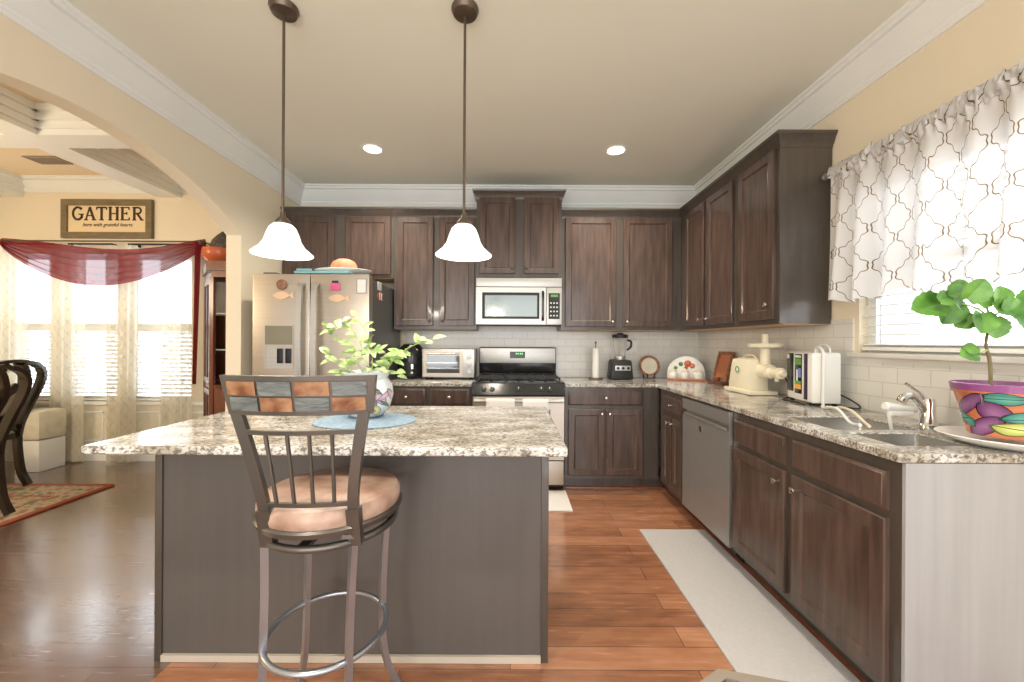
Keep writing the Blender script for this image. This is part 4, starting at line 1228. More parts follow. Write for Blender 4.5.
def leaf(mb, base_, direc, up, L, W, mi=0, heart=False, curl=.25):
    d = Vector(direc).normalized(); u = Vector(up)
    u = (u - d * u.dot(d)).normalized(); sd = d.cross(u)
    n = 12 if heart else 7
    mid, lf, rt = [], [], []
    for i in range(n + 1):
        t = i / n
        if heart: wd = W * 1.25 * max(0, 1 - (abs(t - .36) / (.64 if t > .36 else .44)) ** 2.2) ** .6 * (1 + .06 * math.sin(t * 26))
        else: wd = W * math.sin(pi * t ** .8) ** .9
        c = Vector(base_) + d * (L * t) - u * (curl * L * t * t)
        mid.append(mb.v(c - u * .0))
        back = -.10 * L if (heart and i == 0) else 0
        lf.append(mb.v(c + sd * (wd / 2 + .0004) + u * wd * .18 + d * back)); rt.append(mb.v(c - sd * (wd / 2 + .0004) + u * wd * .18 + d * back))
    for i in range(n):
        mb.face([mid[i], mid[i + 1], lf[i + 1], lf[i]], mi); mb.face([rt[i], rt[i + 1], mid[i + 1], mid[i]], mi)


def W18(x, y, Y=1.80): return ((x - 512.2) / 392.7 * Y, Y, 1.262 - (y - 342.3 - .0054 * (x - 512.2)) / 392.7 * Y)


# vase of vines on the island
VX, VY = -.665, 1.80
flower = [(.70, .62, .020, .10, .3, (.10, .16, .09), True), (.735, .42, .035, .10, .2, (.62, .45, .60), False), (.765, .50, .03, .09, -.4, (.62, .42, .55), False),
          (.69, .35, .02, .08, .1, (.30, .22, .30), True), (.71, .18, .04, .09, .2, (.75, .68, .30), False), (.78, .3, .02, .08, .5, (.15, .3, .12), True),
          (.82, .5, .03, .1, .2, (.6, .45, .6), False), (.62, .45, .035, .10, .2, (.62, .45, .60), False), (.64, .25, .02, .08, .7, (.12, .25, .12), True)]
flower = [(q[0] + .16, q[1], q[2], q[3] * 1.3, q[4], tuple(c * .55 for c in q[5]), q[6]) for q in flower]
M['vase'] = m_pot('painted_white_vase', ((.62, .70, .73), (.74, .78, .78)), flower)
vs = thing('flower_vase', 'white painted glass vase with purple flowers on the island', 'vase', (VX, VY, ZC + .006))
MB().lathe([(0, 0), (.055, 0), (.075, .01), (.105, .05), (.118, .10), (.112, .145), (.092, .175), (.100, .192), (.112, .205), (.108, .206), (.094, .193), (.084, .176), (.10, .14), (.10, .06), (0, .02)], (VX, VY, ZC + .007), 40, uv=True).build('body', 'vase', vs)
vp = thing('vine_plant', 'pale green variegated vine growing from the painted vase', 'plant', (VX, VY, ZC + .05))
stems = [([(370, 378), (364, 352), (352, 330), (336, 318)], 5), ([(366, 378), (350, 350), (332, 335), (322, 322)], 5), ([(376, 378), (392, 360), (412, 346), (436, 338)], 5),
         ([(372, 378), (372, 352), (366, 332), (352, 312)], 4), ([(362, 378), (345, 366), (334, 360), (328, 352)], 3), ([(380, 378), (388, 368), (396, 356), (404, 352)], 4)]
random.seed(11)
ml = MB()
for si, (pts, nl) in enumerate(stems):
    P3 = [Vector(W18(x_, y_, VY + random.uniform(-.03, .04) + .012 * k)) for k, (x_, y_) in enumerate(pts)]
    cur = bez(P3, 8)
    MB().tube(cur, .0022, 6).build('stem', 'stem_green', vp)
    for k in range(nl * 2):
        t = .30 + .70 * (k + .5) / (nl * 2)
        p_ = cur[int(t * (len(cur) - 1))]
        a = random.uniform(0, 2 * pi)
        leaf(ml, p_, (math.cos(a), random.uniform(-.7, .3), random.uniform(-.3, .7)), (random.uniform(-.3, .3), -.6, .8), random.uniform(.045, .068), random.uniform(.026, .036), 0)
for k in range(44):
    a = random.uniform(0, 2 * pi); r_ = random.uniform(.0, .125)
    zc_ = random.uniform(1.115, 1.255)
    leaf(ml, (VX + .012 + r_ * math.cos(a) * 1.15, VY + r_ * math.sin(a) * .8, zc_ - r_ * .25), (math.cos(a), math.sin(a) - .3, random.uniform(-.3, .7)), (random.uniform(-.4, .4), -.6, .8), random.uniform(.045, .065), random.uniform(.024, .036))
ml.build('foliage', 'leaf_pale', vp)
MB().lathe([(0, 0), (.215, 0), (.218, .002), (.215, .0045), (0, .0045)], (-.64, 1.72, ZC + .001), 48, sy=.80).build('placemat', 'blue_mat', None, 'oval blue and grey woven placemat under the vase', 'placemat')

# big painted pot on the worktop
PX, PY = 1.704, 1.36
pur, tea, yg = (.12, .028, .12), (.03, .21, .17), (.36, .40, .10)
# camera sees turns around 0.60 (direction towards -x,-y)
cu = (math.atan2(-PY, -PX) / (2 * pi)) % 1.0
blobs = [(cu + .0, .74, .085, .11, .12, tea, True), (cu - .135, .58, .045, .24, -.25, pur, False), (cu - .030, .46, .060, .21, .1, pur, False), (cu - .075, .20, .060, .21, -.25, pur, False),
         (cu + .10, .40, .12, .12, .35, tea, True), (cu + .055, .20, .11, .13, -.35, yg, True), (cu - .17, .3, .05, .14, .3, tea, True), (cu + .16, .68, .05, .1, .2, pur, False), (cu + .20, .25, .06, .15, .1, pur, False),
         (cu + .45, .5, .07, .2, .1, pur, False), (cu + .30, .5, .09, .12, .4, tea, True)]
M['pot'] = m_pot('painted_pot_glaze', ((.42, .10, .035), (.60, .22, .10)), blobs, (.27, .085, .25))
pp = thing('painted_pot', 'big painted flowerpot with purple plums and teal leaves on the worktop', 'plant pot', (PX, PY, ZC + .03))
MB().lathe([(0, 0), (.082, 0), (.086, .004), (.118, .145), (.125, .147), (.130, .180), (.124, .182), (.116, .15), (.110, .148), (0, .145)], (PX, PY, ZC + .034), 56, uv=True).build('body', 'pot', pp, smooth=30)
MB().lathe([(0, .0), (.105, .0), (.105, .004), (0, .008)], (PX, PY, ZC + .181), 30).build('soil', 'soil', pp)
MB().lathe([(0, 0), (.10, 0), (.155, .020), (.166, .030), (.163, .033), (.10, .010), (0, .010)], (PX, PY, ZC + .001), 48).build('saucer', 'white', None, 'wide white saucer under the painted flowerpot', 'saucer')
pq = thing('potted_geranium', 'leafy green plant growing in the painted flowerpot', 'plant', (PX, PY, ZC + .205))
st2 = bez([W18(991, 386, 1.375), W18(990, 362, 1.375), W18(986, 345, 1.37), W18(988, 330, 1.36), W18(990, 318, 1.35)], 6)
MB().tube(st2, [.0052] * 10 + [.0042] * (len(st2) - 10), 8).build('stem', 'stem', pq)
brs = [([(990, 318), (976, 308), (958, 303), (946, 304)],), ([(990, 320), (1000, 312), (1018, 312), (1045, 315)],), ([(990, 318), (985, 305), (975, 298)],), ([(987, 350), (982, 352), (978, 352)],)]
for (b_,) in brs:
    MB().tube(bez([W18(x_, y_, 1.35) for x_, y_ in b_], 5), .003, 6).build('stem', 'stem_green', pq)
random.seed(5)
lv = [(950, 303, -1, -.15, .112, .10), (962, 300, -.35, -.9, .10, .10), (975, 298, .1, .2, .085, .085), (985, 302, .35, .35, .09, .085), (968, 306, -.4, .3, .075, .07), (990, 312, -.15, -.8, .085, .085),
      (1004, 308, .5, .1, .08, .08), (1016, 312, .5, .35, .08, .08), (1000, 318, .1, -.9, .08, .085), (1024, 312, .6, -.8, .09, .09), (1040, 312, .9, .1, .10, .1), (960, 296, .2, .3, .08, .075), (948, 300, .3, .1, .07, .06),
      (980, 312, -.6, -.6, .08, .08), (1030, 306, .3, .5, .09, .08), (983, 352, -.9, -.1, .06, .062), (976, 350, .3, .2, .04, .045), (1008, 302, .1, .5, .07, .07), (972, 290, -.5, -.1, .07, .06)]
for (x_, y_, dx, dz, L, W_) in lv:
    ml = MB()
    leaf(ml, W18(x_ - 9, y_ + 1, 1.34 + random.uniform(-.06, .03)), (dx, random.uniform(-.25, .05), dz), (random.uniform(-.15, .15), -1, .45), L * .86, W_ * .76, 0, True, .12)
    ml.build('leaf', 'leaf', pq)

# ---------------------------------------------------------------- island
ib = thing('kitchen_island', 'long grey-brown panelled kitchen island base with pale floor strip', 'island', (-.63, 1.83, 0))
iy = 1.548
box('body', 'island', (-1.372, iy + .012, .0), (.118, 2.06, zb1), ib)
box('front_panel', 'island', (-1.378, iy + .004, .028), (.122, iy + .0125, zb1), ib)
for a0, a1 in ((-1.402, -1.374), (.119, .147)):
    MB().box(a0, iy - .004, .001, a1, 2.065, zb1, .002).build('corner_post', 'cab_frame', ib, label='darker edge post')
box('shoe_moulding', 'shoe', (-1.373, iy - .008, .001), (.118, iy + .004, .027), ib)
mb = MB().plate((-1.4205, 1.2928, .1858, 2.1373), [], XY, ZC - GT, ZC)
it = mb.build('island_worktop', 'granite', None, 'large speckled granite slab on top of the island', 'worktop')
md = it.modifiers.new('b', 'BEVEL'); md.width = .006; md.segments = 2; md.limit_method = 'ANGLE'; md.angle_limit = 1

# ---------------------------------------------------------------- bar stool
SX, SY = -.574, 1.262
bs = thing('bar_stool', 'metal bar stool with tan seat and slate-tiled backrest at the island', 'bar stool', (SX, SY, 0))
ZS = .742
MB().lathe([(0, 0), (.196, 0), (.205, .006), (.209, .022), (.208, .040), (.198, .054), (.165, .061), (.09, .065), (0, .066)], (SX, SY, ZS), 48).build('seat', 'cushion', bs)
MB().lathe([(.0, -.014), (.195, -.014), (.212, -.010), (.216, .004), (.21, .010), (0, .0)], (SX, SY, ZS - .003), 48).build('seat_ring', 'pewter', bs)
MB().lathe([(.12, -.014), (.125, 0), (.12, .004), (.09, .004), (.09, -.014), (.12, -.014)], (SX, SY, ZS - .02), 32).build('swivel', 'black_matte', bs)
zr_ = ZS - .048
circ = lambda r_, z_, n=48, c=(SX, SY): [(c[0] + r_ * math.cos(2 * pi * k / n), c[1] + r_ * math.sin(2 * pi * k / n), z_) for k in range(n)]
MB().tube(circ(.192, zr_), .011, 10, closed=True).build('leg_ring', 'pewter', bs)
for a in (0, pi / 2):
    MB().tube([(SX - .19 * math.cos(a), SY - .19 * math.sin(a), zr_), (SX + .19 * math.cos(a), SY + .19 * math.sin(a), zr_)], 1, flat=(.006, .014)).build('cross_bar', 'pewter', bs)
legs = [42, 138, 214, 312]
rf = .192
for dg in legs:
    t = math.radians(dg)
    pr = [(.186, zr_ + .005, 0), (.181, .50, .012), (.182, .32, .02), (.186, .20, .022), (.205, .10, .022), (.240, .012, .022)]
    pts = bez([(SX - 1.0 * dy_ + r_ * math.cos(t), SY + dy_ + r_ * math.sin(t), z_) for r_, z_, dy_ in pr], 6)
    lg = MB().tube(pts, 1, flat=(.0088, .0105), up=(-math.sin(t), math.cos(t), 0)).build('leg', 'silvery', bs, label='silvery grey splayed leg')
    MB().cyl((SX - .022 + .242 * math.cos(t), SY + .022 + .242 * math.sin(t), .001), .014, .016, 16).build('foot_glide', 'silvery', lg)
MB().tube(circ(.182, .325, c=(SX - .024, SY + .024)), .0095, 10, closed=True).build('footrest_ring', 'silvery', bs)
# backrest: curved top panel, two stiles, rails and four spindles
BZ0, BZ1 = 1.070, 1.174
brz = math.radians(3)
def bk(u, z, d=0.):
    """u across the back in metres, d outwards; the back leans and bows"""
    lean = (z - .76) * .22
    y = -.180 - lean - d + .9 * u * u
    c, s_ = math.cos(brz), math.sin(brz)
    x_ = u + .006
    return Vector((SX + x_ * c - y * s_, SY + x_ * s_ + y * c, z))
hwT, hwB = .198, .120
br = MB()
def curved_bar(mb, u0, u1, z0, z1, d0, d1, n=14, skew=0.):
    G = []
    for i in range(n + 1):
        u = u0 + (u1 - u0) * i / n
        k0 = 1 - skew * 0
        G.append([mb.v(bk(u * (1 - skew), z0, d0)), mb.v(bk(u, z1, d0)), mb.v(bk(u, z1, d1)), mb.v(bk(u * (1 - skew), z0, d1))])
    for a, b in zip(G[:-1], G[1:]):
        for k in range(4): mb.face([a[k], a[(k + 1) % 4], b[(k + 1) % 4], b[k]])
    mb.face(G[0]); mb.face(G[-1][::-1])
curved_bar(br, -hwT, hwT, BZ0, BZ1, -.010, .008, skew=.07)
tp = br.build('back_panel', 'pewter', bs)
cols = [(-.180, -.098), (-.090, -.004), (.004, .090), (.098, .180)]
for i, (u0, u1) in enumerate(cols):
    for j in (0, 1):
        z0 = BZ0 + .012 + j * .041; z1 = z0 + .036
        mt = 'rust' if (i + j) % 2 == 1 else 'slate'
        k = 1 - .07 * (1 - ((z0 + z1) / 2 - BZ0) / (BZ1 - BZ0))
        mb = MB(); curved_bar(mb, u0 * k, u1 * k, z0, z1, .008, .0115, 5)
        mb.build('slate_tile', mt, tp, label='rust-coloured stone tile' if mt == 'rust' else 'grey stone tile')
def ux(z):   # half width of the stiles at height z
    return hwB + (hwT * .93 - .022 - hwB) * max(0, (z - .81) / (BZ0 - .81)) ** 1.3
for sg in (-1, 1):
    pts = [bk(sg * ux(z), z) for z in [.700 + (BZ0 + .01 - .700) * k / 14 for k in range(15)]]
    MB().tube(pts, 1, flat=(.008, .014), up=(0, -1, 0)).build('back_stile', 'pewter', bs)
    MB().tube([bk(sg * hwB, .690), bk(sg * hwB, .800)], 1, flat=(.013, .018), up=(0, -1, 0)).build('bracket', 'pewter', bs)
for z in (1.022, .815):
    mb = MB(); curved_bar(mb, -ux(z), ux(z), z - .006, z + .006, -.006, .006, 12); mb.build('back_rail', 'pewter', bs)
for k in range(4):
    f, g = ((-.60, -.68), (-.21, -.27), (.17, .15), (.55, .60))[k]
    MB().tube([bk(f * ux(1.022) * .98, 1.020), bk(g * ux(.815), .815)], .0055, 8).build('spindle', 'pewter', bs)
MB().tube([bk(-hwB, .715), (SX - .11, SY - .16, .718)], 1, flat=(.006, .012)).tube([bk(hwB, .715), (SX + .10, SY - .16, .718)], 1, flat=(.006, .012)).build('back_mount', 'pewter', bs)

# ---------------------------------------------------------------- pendants and recessed lights
def pendant(x_, y_, label):
    r = thing('pendant_light', label, 'pendant light', (x_, y_, 1.65), group='bell pendant lights above the island')
    MB().lathe([(0, 0), (.062, 0), (.064, -.008), (.055, -.028), (.02, -.038), (0, -.038)], (x_, y_, H - .001), 32).build('canopy', 'bronze', r)
    MB().tube([(x_, y_, H - .03), (x_, y_, 1.84)], .0062, 10).build('rod', 'bronze', r)
    MB().lathe([(0, .055), (.010, .052), (.013, .03), (.032, .008), (.034, -.004), (0, -.004)], (x_, y_, 1.812), 24).build('cap', 'bronze', r)
    prof = [(a * .86, b * .90) for a, b in [(.032, .160), (.048, .156), (.066, .138), (.080, .105), (.092, .068), (.112, .038), (.138, .016), (.152, .004), (.150, 0), (.134, .010), (.108, .031), (.088, .062), (.075, .10), (.062, .132), (.045, .149), (.030, .153)]]
    MB().lathe(prof + [prof[0]], (x_, y_, 1.664), 48).build('glass_shade', 'glass_shade', r)
    MB().lathe([(0, 0), (.02, .006), (.029, .03), (.02, .06), (.013, .075), (.013, .10), (0, .10)], (x_, y_, 1.705), 20).build('bulb', 'lens', r)
    lamp('pendant_lamp_light', 'POINT', (x_, y_, 1.67), 9, (1, .88, .74), shadow_soft_size=.05)


pendant(-1.072, 1.83, 'bell-shaped white glass pendant on a bronze rod, above the bar stool end of the island')
pendant(-.228, 1.83, 'bell-shaped white glass pendant on a bronze rod, in front of the cabinet beside the microwave')


def can(x_, y_, label):
    r = thing('recessed_light', label, 'ceiling light', (x_, y_, H - .01), group='recessed ceiling lights')
    MB().lathe([(.066, -.001), (.088, -.001), (.090, -.005), (.086, -.008), (.068, -.005), (.066, -.001)], (x_, y_, H), 36).build('trim_ring', 'trim', r)
    MB().lathe([(0, 0), (.067, 0), (.064, -.003), (0, -.003)], (x_, y_, H - .001), 32).build('lens', 'lens', r)
    lamp('recessed_light_beam', 'SPOT', (x_, y_, H - .03), 80, (1, .91, .78), spot_size=math.radians(140), spot_blend=.9, shadow_soft_size=.07)


can(-1.135, 3.17, 'glowing recessed ceiling light above the refrigerator side of the kitchen')
can(.83, 3.17, 'glowing recessed ceiling light in front of the corner wall cabinets')
for x_, y_ in ((-1.1, .4), (.85, .4)):  # two more cans out of view, added to brighten the room
    can(x_, y_, 'unseen recessed ceiling light added above the near end of the kitchen')

# ---------------------------------------------------------------- floor mats and glass table
MB().box(.862, .75, .001, 1.300, 2.64, .012, .004).build('floor_mat', 'mat_grey', None, 'long plain grey runner mat along the sink cabinets', 'mat')

gt = thing('glass_table', 'corner of a glass-topped octagonal table in front of the runner mat', 'table', (.36, .20, 0))
cx_, cy_, ro = .411, .1425, .500
a0_ = math.radians(98.5)
octo = [(cx_ + ro * math.cos(a0_ + k * pi / 4), cy_ + ro * math.sin(a0_ + k * pi / 4)) for k in range(8)]
inn = [(cx_ + (ro - .018) * math.cos(a0_ + k * pi / 4), cy_ + (ro - .018) * math.sin(a0_ + k * pi / 4)) for k in range(8)]
mb = MB()
o1 = [mb.v((*p, .735)) for p in octo]; o0 = [mb.v((*p, .71)) for p in octo]; i1 = [mb.v((*p, .735)) for p in inn]; i0 = [mb.v((*p, .71)) for p in inn]
for k in range(8):
    k2 = (k + 1) % 8
    mb.face([o1[k], o1[k2], i1[k2], i1[k]]); mb.face([o0[k], o0[k2], i0[k2], i0[k]]); mb.face([o1[k], o1[k2], o0[k2], o0[k]]); mb.face([i1[k], i1[k2], i0[k2], i0[k]])
mb.build('frame', 'taupe', gt)
MB().prism(inn, XY, .718, .733).build('glass_top', 'glass', gt)
for k in (1, 3, 5, 7):
    px_, py_ = inn[k]
    MB().tube([(cx_ + (px_ - cx_) * .98, cy_ + (py_ - cy_) * .98, .71), (cx_ + (px_ - cx_) * .8, cy_ + (py_ - cy_) * .8, .001)], 1, flat=(.016, .016)).build('leg', 'taupe', gt)

# ---------------------------------------------------------------- sink window valance
vt = thing('window_valance', 'white valance with gold trellis lines over the sink window', 'valance', (XR - .05, 1.6, 1.5))
VY0, VY1 = 2.235, .86
def val(u, v):
    y = VY0 + (VY1 - VY0) * u
    ztop = 2.225 + .012 * math.sin(u * 37)
    hem = 1.498 + .014 * math.sin(u * 21 + 1) + .012 * math.sin(u * 47) + (-.03 if .40 < u < .46 else 0) + .03 * max(0, u - .55)
    z = ztop + (hem - ztop) * v
    amp = .006 + .036 * v
    x_ = XR - .080 + amp * 1.15 * (math.sin(u * 62 + 1.6 * math.sin(u * 9)) * .8 + .4 * math.sin(u * 23 + 2 + v)) - .012 * v
    if v < .07: x_ += .010 * math.sin(u * 240)
    return (x_, y, z)
MB().grid(val, 220, 26, uvf=lambda u, v: (u * 2.3, v * .74)).build('cloth', 'valance', vt, smooth=80)
def ruff(u, v):
    y = VY0 + .01 + (VY1 - VY0) * u
    a = v * 2 * pi
    r_ = .020 + .030 * abs(noise.noise(Vector((u * 75, a * .9, 3.)))) + .014 * noise.noise(Vector((u * 190, a * 1.5, 9.)))
    return (XR - .072 + r_ * .8 * math.cos(a), y, 2.232 + (r_ + .010) * math.sin(a))
MB().grid(ruff, 260, 10, uvf=lambda u, v: (u * 1.9, v * .12)).build('ruffle', 'valance', vt, smooth=80)
rd = thing('curtain_rod', 'thin grey curtain rod end sticking past the wall cabinet', 'curtain rod', (XR - .072, 1.6, 2.232))
MB().tube([(XR - .072, VY0 + .035, 2.232), (XR - .072, VY1 - .05, 2.232)], .008, 10).build('rod', 'steel_dark', rd)
MB().lathe([(0, 0), (.016, .004), (.02, .016), (.014, .03), (0, .034)], (0, 0, 0), 16, mtx=Matrix.Translation((XR - .072, VY0 + .030, 2.232)) @ Matrix.Rotation(-pi / 2, 4, 'X')).build('finial', 'steel_dark', rd)
MB().box(XR - .08, VY0 + .012, 2.21, XR - .001, VY0 + .024, 2.226, .003).build('bracket', 'steel_dark', rd)

# ---------------------------------------------------------------- dining room
def W41(x_, y_, Y): return W18(x_, y_, Y)


def sheer(n, xa, xb, label, ztop=2.235):
    r = thing('sheer_curtain', label, 'curtain', ((xa + xb) / 2, 4.02, .01), group='sheer dining room curtains')
    def f(u, v):
        x_ = xa + (xb - xa) * u
        fold = math.sin(u * (xb - xa) * 58 + n) * .022 + .010 * math.sin(u * 31 + n * 2 + v * 2)
        return (x_ + .012 * math.sin(v * 3 + n) * (u - .5), 4.02 + fold * (.5 + .5 * v), ztop + (.018 - ztop) * v)
    MB().grid(f, 60, 14, uvf=lambda u, v: (u * (xb - xa) * 1.6, v * 2.2)).build('cloth', 'sheer', r, smooth=80)
    return r


for k, (pa, pb, lb) in enumerate(((-6, 27, 'cream sheer curtain panel beside the first dining window, partly cut off'), (48, 86, 'cream sheer curtain panel hanging between the first and second windows'), (105, 136, 'cream sheer curtain panel hanging between the second and third windows'), (160, 192, 'cream sheer curtain panel beside the curio cabinet'))):
    sheer(k, W18(pa, 300, 4.02)[0], W18(pb, 300, 4.02)[0], lb)
for k, (pa, pb, lb) in enumerate(((-6, 53, 'black curtain rod over the first dining window'), (68, 112, 'black curtain rod over the middle dining window'), (128, 200, 'black curtain rod over the dining window by the curio cabinet'))):
    xa, xb = W18(pa, 250, 4.02)[0], W18(pb, 250, 4.02)[0]
    r = thing('curtain_rod', lb, 'curtain rod', ((xa + xb) / 2, 4.02, 2.24), group='black dining curtain rods')
    MB().tube([(xa, 4.02, 2.245), (xb, 4.02, 2.245)], .010, 10).build('rod', 'black_matte', r)
    for a in (xa + .03, xb - .03): MB().box(a - .008, 4.02, 2.232, a + .008, DYB - .001, 2.256, .002).build('bracket', 'black_matte', r)
# swag
sw = thing('window_swag', 'sheer maroon scarf draped in a deep swag across the dining windows', 'swag', (-4.2, 3.93, 1.8))
XA, XB = W18(0, 250, 3.90)[0], W18(205, 250, 3.90)[0]
def swag(u, v):
    x_ = XA + (XB - XA) * u
    top = 2.262 - .10 * math.sin(pi * u) ** 1.2 + .018 * math.sin(6.5 * u)
    bot = 2.205 - .40 * math.sin(pi * u) ** .8
    wv = v
    z = top + (bot - top) * wv
    y = 3.90 - .035 * math.sin(pi * u) * (1 - .5 * v) + .020 * math.sin(v * 5.5 * 2 * pi + u * 2) * (.3 + math.sin(pi * u))
    z += .010 * math.sin(v * 5.5 * 2 * pi + 1)
    return (x_, y, z)
MB().grid(swag, 70, 40, uvf=lambda u, v: (u, v)).build('drape', 'swag', sw, smooth=80)
xt = W18(198, 300, 3.90)[0]
MB().grid(lambda u, v: (xt - .035 + .065 * u * (1 - .35 * v) - .02 * v, 3.90 + .008 * math.sin(u * 12), 2.25 - 1.42 * v), 10, 20, uvf=lambda u, v: (u, v)).build('tail', 'swag', sw, smooth=80, solid=.004)
MB().lathe([(0, -.03), (.025, -.02), (.035, 0), (.025, .02), (0, .03)], (XB - .03, 3.90, 2.235), 14).build('knot', 'bronze', sw)
MB().tube([(XA - .02, 3.90, 2.245), (XB, 3.90, 2.245)], .008, 8).build('swag_rod', 'bronze', sw)
MB().tube([(XB - .03, 3.90, 2.245), (XB - .03, DYB - .001, 2.245)], .006, 8).tube([(XA + .03, 3.90, 2.245), (XA + .03, DYB - .001, 2.245)], .006, 8).build('bracket', 'bronze', sw)

# GATHER sign
sg = thing('wall_sign', 'framed cream sign reading GATHER above the dining windows', 'sign', (-4.25, DYB - .02, 2.33))
a0, _, z1_ = W18(60.3, 199, DYB - .03); a1, _, z0_ = W18(151, 238.2, DYB - .03)
MB().plate((a0, z0_, a1, z1_), [(a0 + .062, z0_ + .062, a1 - .062, z1_ - .062)], XZ, DYB - .035, DYB - .001).build('frame', 'sign_frame', sg)
box('panel', 'sign_panel', (a0 + .06, DYB - .018, z0_ + .06), (a1 - .06, DYB - .002, z1_ - .06), sg)
LH = .140
LB = z0_ + .188
Yl0, Yl1 = DYB - .0215, DYB - .0182
def strokes(x_, segs, w_=.021):
    mb = MB()
    for sgm in segs:
        pts = [(x_ + p * LH, LB + q_ * LH) for p, q_ in sgm[0]]
        ww = w_ * (sgm[1] if len(sgm) > 1 else 1)
        for (pa, pb) in zip(pts[:-1], pts[1:]):
            d = Vector((pb[0] - pa[0], pb[1] - pa[1]));
            if d.length < 1e-5: continue
            n_ = Vector((-d.y, d.x)).normalized() * ww / 2; e = d.normalized() * (ww * .18 if len(pts) > 2 else 0)
            q4 = [(pa[0] + n_.x - e.x, pa[1] + n_.y - e.y), (pb[0] + n_.x + e.x, pb[1] + n_.y + e.y), (pb[0] - n_.x + e.x, pb[1] - n_.y + e.y), (pa[0] - n_.x - e.x, pa[1] - n_.y - e.y)]
            mb.prism(q4, XZ, Yl0, Yl1)
    return mb
arc = lambda cx, cy, rx, ry, t0, t1, n=12: [(cx + rx * math.cos(math.radians(t0 + (t1 - t0) * k / n)), cy + ry * math.sin(math.radians(t0 + (t1 - t0) * k / n))) for k in range(n + 1)]
S = .55
letters = {
    'G': [(arc(.42, .5, .36, .46, 45, 325),), ([(.72, .16), (.72, .44)], 1.1), ([(.48, .44), (.86, .44)], S), ([(.68, .80), (.70, .95)], S)],
    'A': [([(.42, .98), (.14, .04)], .7), ([(.42, .98), (.74, .04)], 1.15), ([(.24, .34), (.64, .34)], S), ([(.0, .03), (.28, .03)], S), ([(.58, .03), (.90, .03)], S)],
    'T': [([(.42, .96), (.42, .04)], 1.15), ([(.05, .95), (.79, .95)], .8), ([(.05, .97), (.05, .78)], S), ([(.79, .97), (.79, .78)], S), ([(.26, .03), (.58, .03)], S)],
    'H': [([(.18, .98), (.18, .02)], 1.15), ([(.70, .98), (.70, .02)], 1.15), ([(.18, .5), (.70, .5)], S)] + [([(c - .14, z), (c + .14, z)], S) for c in (.18, .70) for z in (.97, .03)],
    'E': [([(.20, .98), (.20, .02)], 1.15), ([(.06, .96), (.70, .96)], S), ([(.20, .52), (.52, .52)], S), ([(.06, .04), (.72, .04)], S), ([(.69, .98), (.69, .78)], S), ([(.71, .02), (.71, .22)], S), ([(.52, .62), (.52, .42)], S)],
    'R': [([(.20, .98), (.20, .02)], 1.15), ([(.20, .95), (.45, .95)] + arc(.45, .73, .25, .22, 90, -90) + [(.20, .51)], .8), ([(.42, .5), (.74, .05)], 1.1), ([(.06, .03), (.34, .03)], S), ([(.66, .03), (.90, .03)], S), ([(.06, .96), (.2, .96)], S)]}
xx = a0 + .105
step = (a1 - a0 - .20) / 6
for ch in 'GATHER':
    strokes(xx, letters[ch]).build('letter', 'sign_ink', sg, smooth=0)
    xx += step
cu_ = bpy.data.curves.new('tagline', 'FONT')
cu_.body = 'here with grateful hearts'
cu_.size = .052; cu_.shear = .35; cu_.extrude = .0012; cu_.align_x = 'CENTER'
ot = bpy.data.objects.new('tagline', cu_)
COL.objects.link(ot)
ot.location = ((a0 + a1) / 2, DYB - .020, z0_ + .125); ot.rotation_euler = (pi / 2, 0, 0)
me_ = bpy.data.meshes.new_from_object(ot, depsgraph=bpy.context.evaluated_depsgraph_get())
bpy.context.view_layer.update()
mw_ = Matrix.Translation(ot.location) @ Matrix.Rotation(pi / 2, 4, 'X')
bpy.data.objects.remove(ot)
me_.transform(root_matrix(sg).inverted() @ mw_)
me_.materials.clear(); me_.materials.append(M['sign_ink'])
o_ = bpy.data.objects.new('tagline', me_); COL.objects.link(o_); o_.parent = sg

# ceiling vent
vx, vy, _ = W18(45, 161.5, 3.66); vx = -4.36
vn = thing('ceiling_vent', 'small rectangular ceiling vent in the dining coffer', 'vent', (vx, 3.68, DH - .01))
MB().plate((vx - .15, 3.60, vx + .15, 3.76), [(vx - .13, 3.62, vx + .13, 3.74)], XY, DH - .010, DH - .0005).build('frame', 'taupe', vn)
mb = MB()
for k in range(7): mb.box(vx - .13, 3.625 + k * .017, DH - .008, vx + .13, 3.631 + k * .017, DH - .002)
mb.build('louvre', 'taupe', vn)

# rug
rgx0, rgx1, rgy0, rgy1 = -5.35, -3.44, .35, 3.41
MB().grid(lambda u, v: (rgx1 + (rgx0 - rgx1) * u, rgy1 + (rgy0 - rgy1) * v, .009), 2, 2, uvf=lambda u, v: (u * 2.3, v * 3.1)).build('area_rug', 'rug', None, 'beige floral area rug with a terracotta border under the dining table', 'rug', solid=.012)

# round pedestal table by the window
tb = thing('dining_table', 'round dark-topped table on a white pedestal by the dining windows', 'dining table', (-4.95, 3.62, 0))
tcx, tcy = -4.95, 3.56
MB().lathe([(0, 0), (.40, 0), (.415, .008), (.415, .024), (.40, .032), (0, .032)], (tcx, tcy, .728), 56).build('tabletop', 'walnut', tb)
MB().lathe([(0, 0), (.34, 0), (.34, .05), (0, .05)], (tcx, tcy, .677), 48).build('apron', 'walnut', tb)
MB().lathe([(0, 0), (.148, 0), (.148, .05), (.13, .10), (.12, .16), (.09, .30), (.11, .42), (.08, .55), (.13, .66), (0, .66)], (tcx, tcy, .001), 36).build('pedestal', 'trim', tb, label='white turned pedestal')


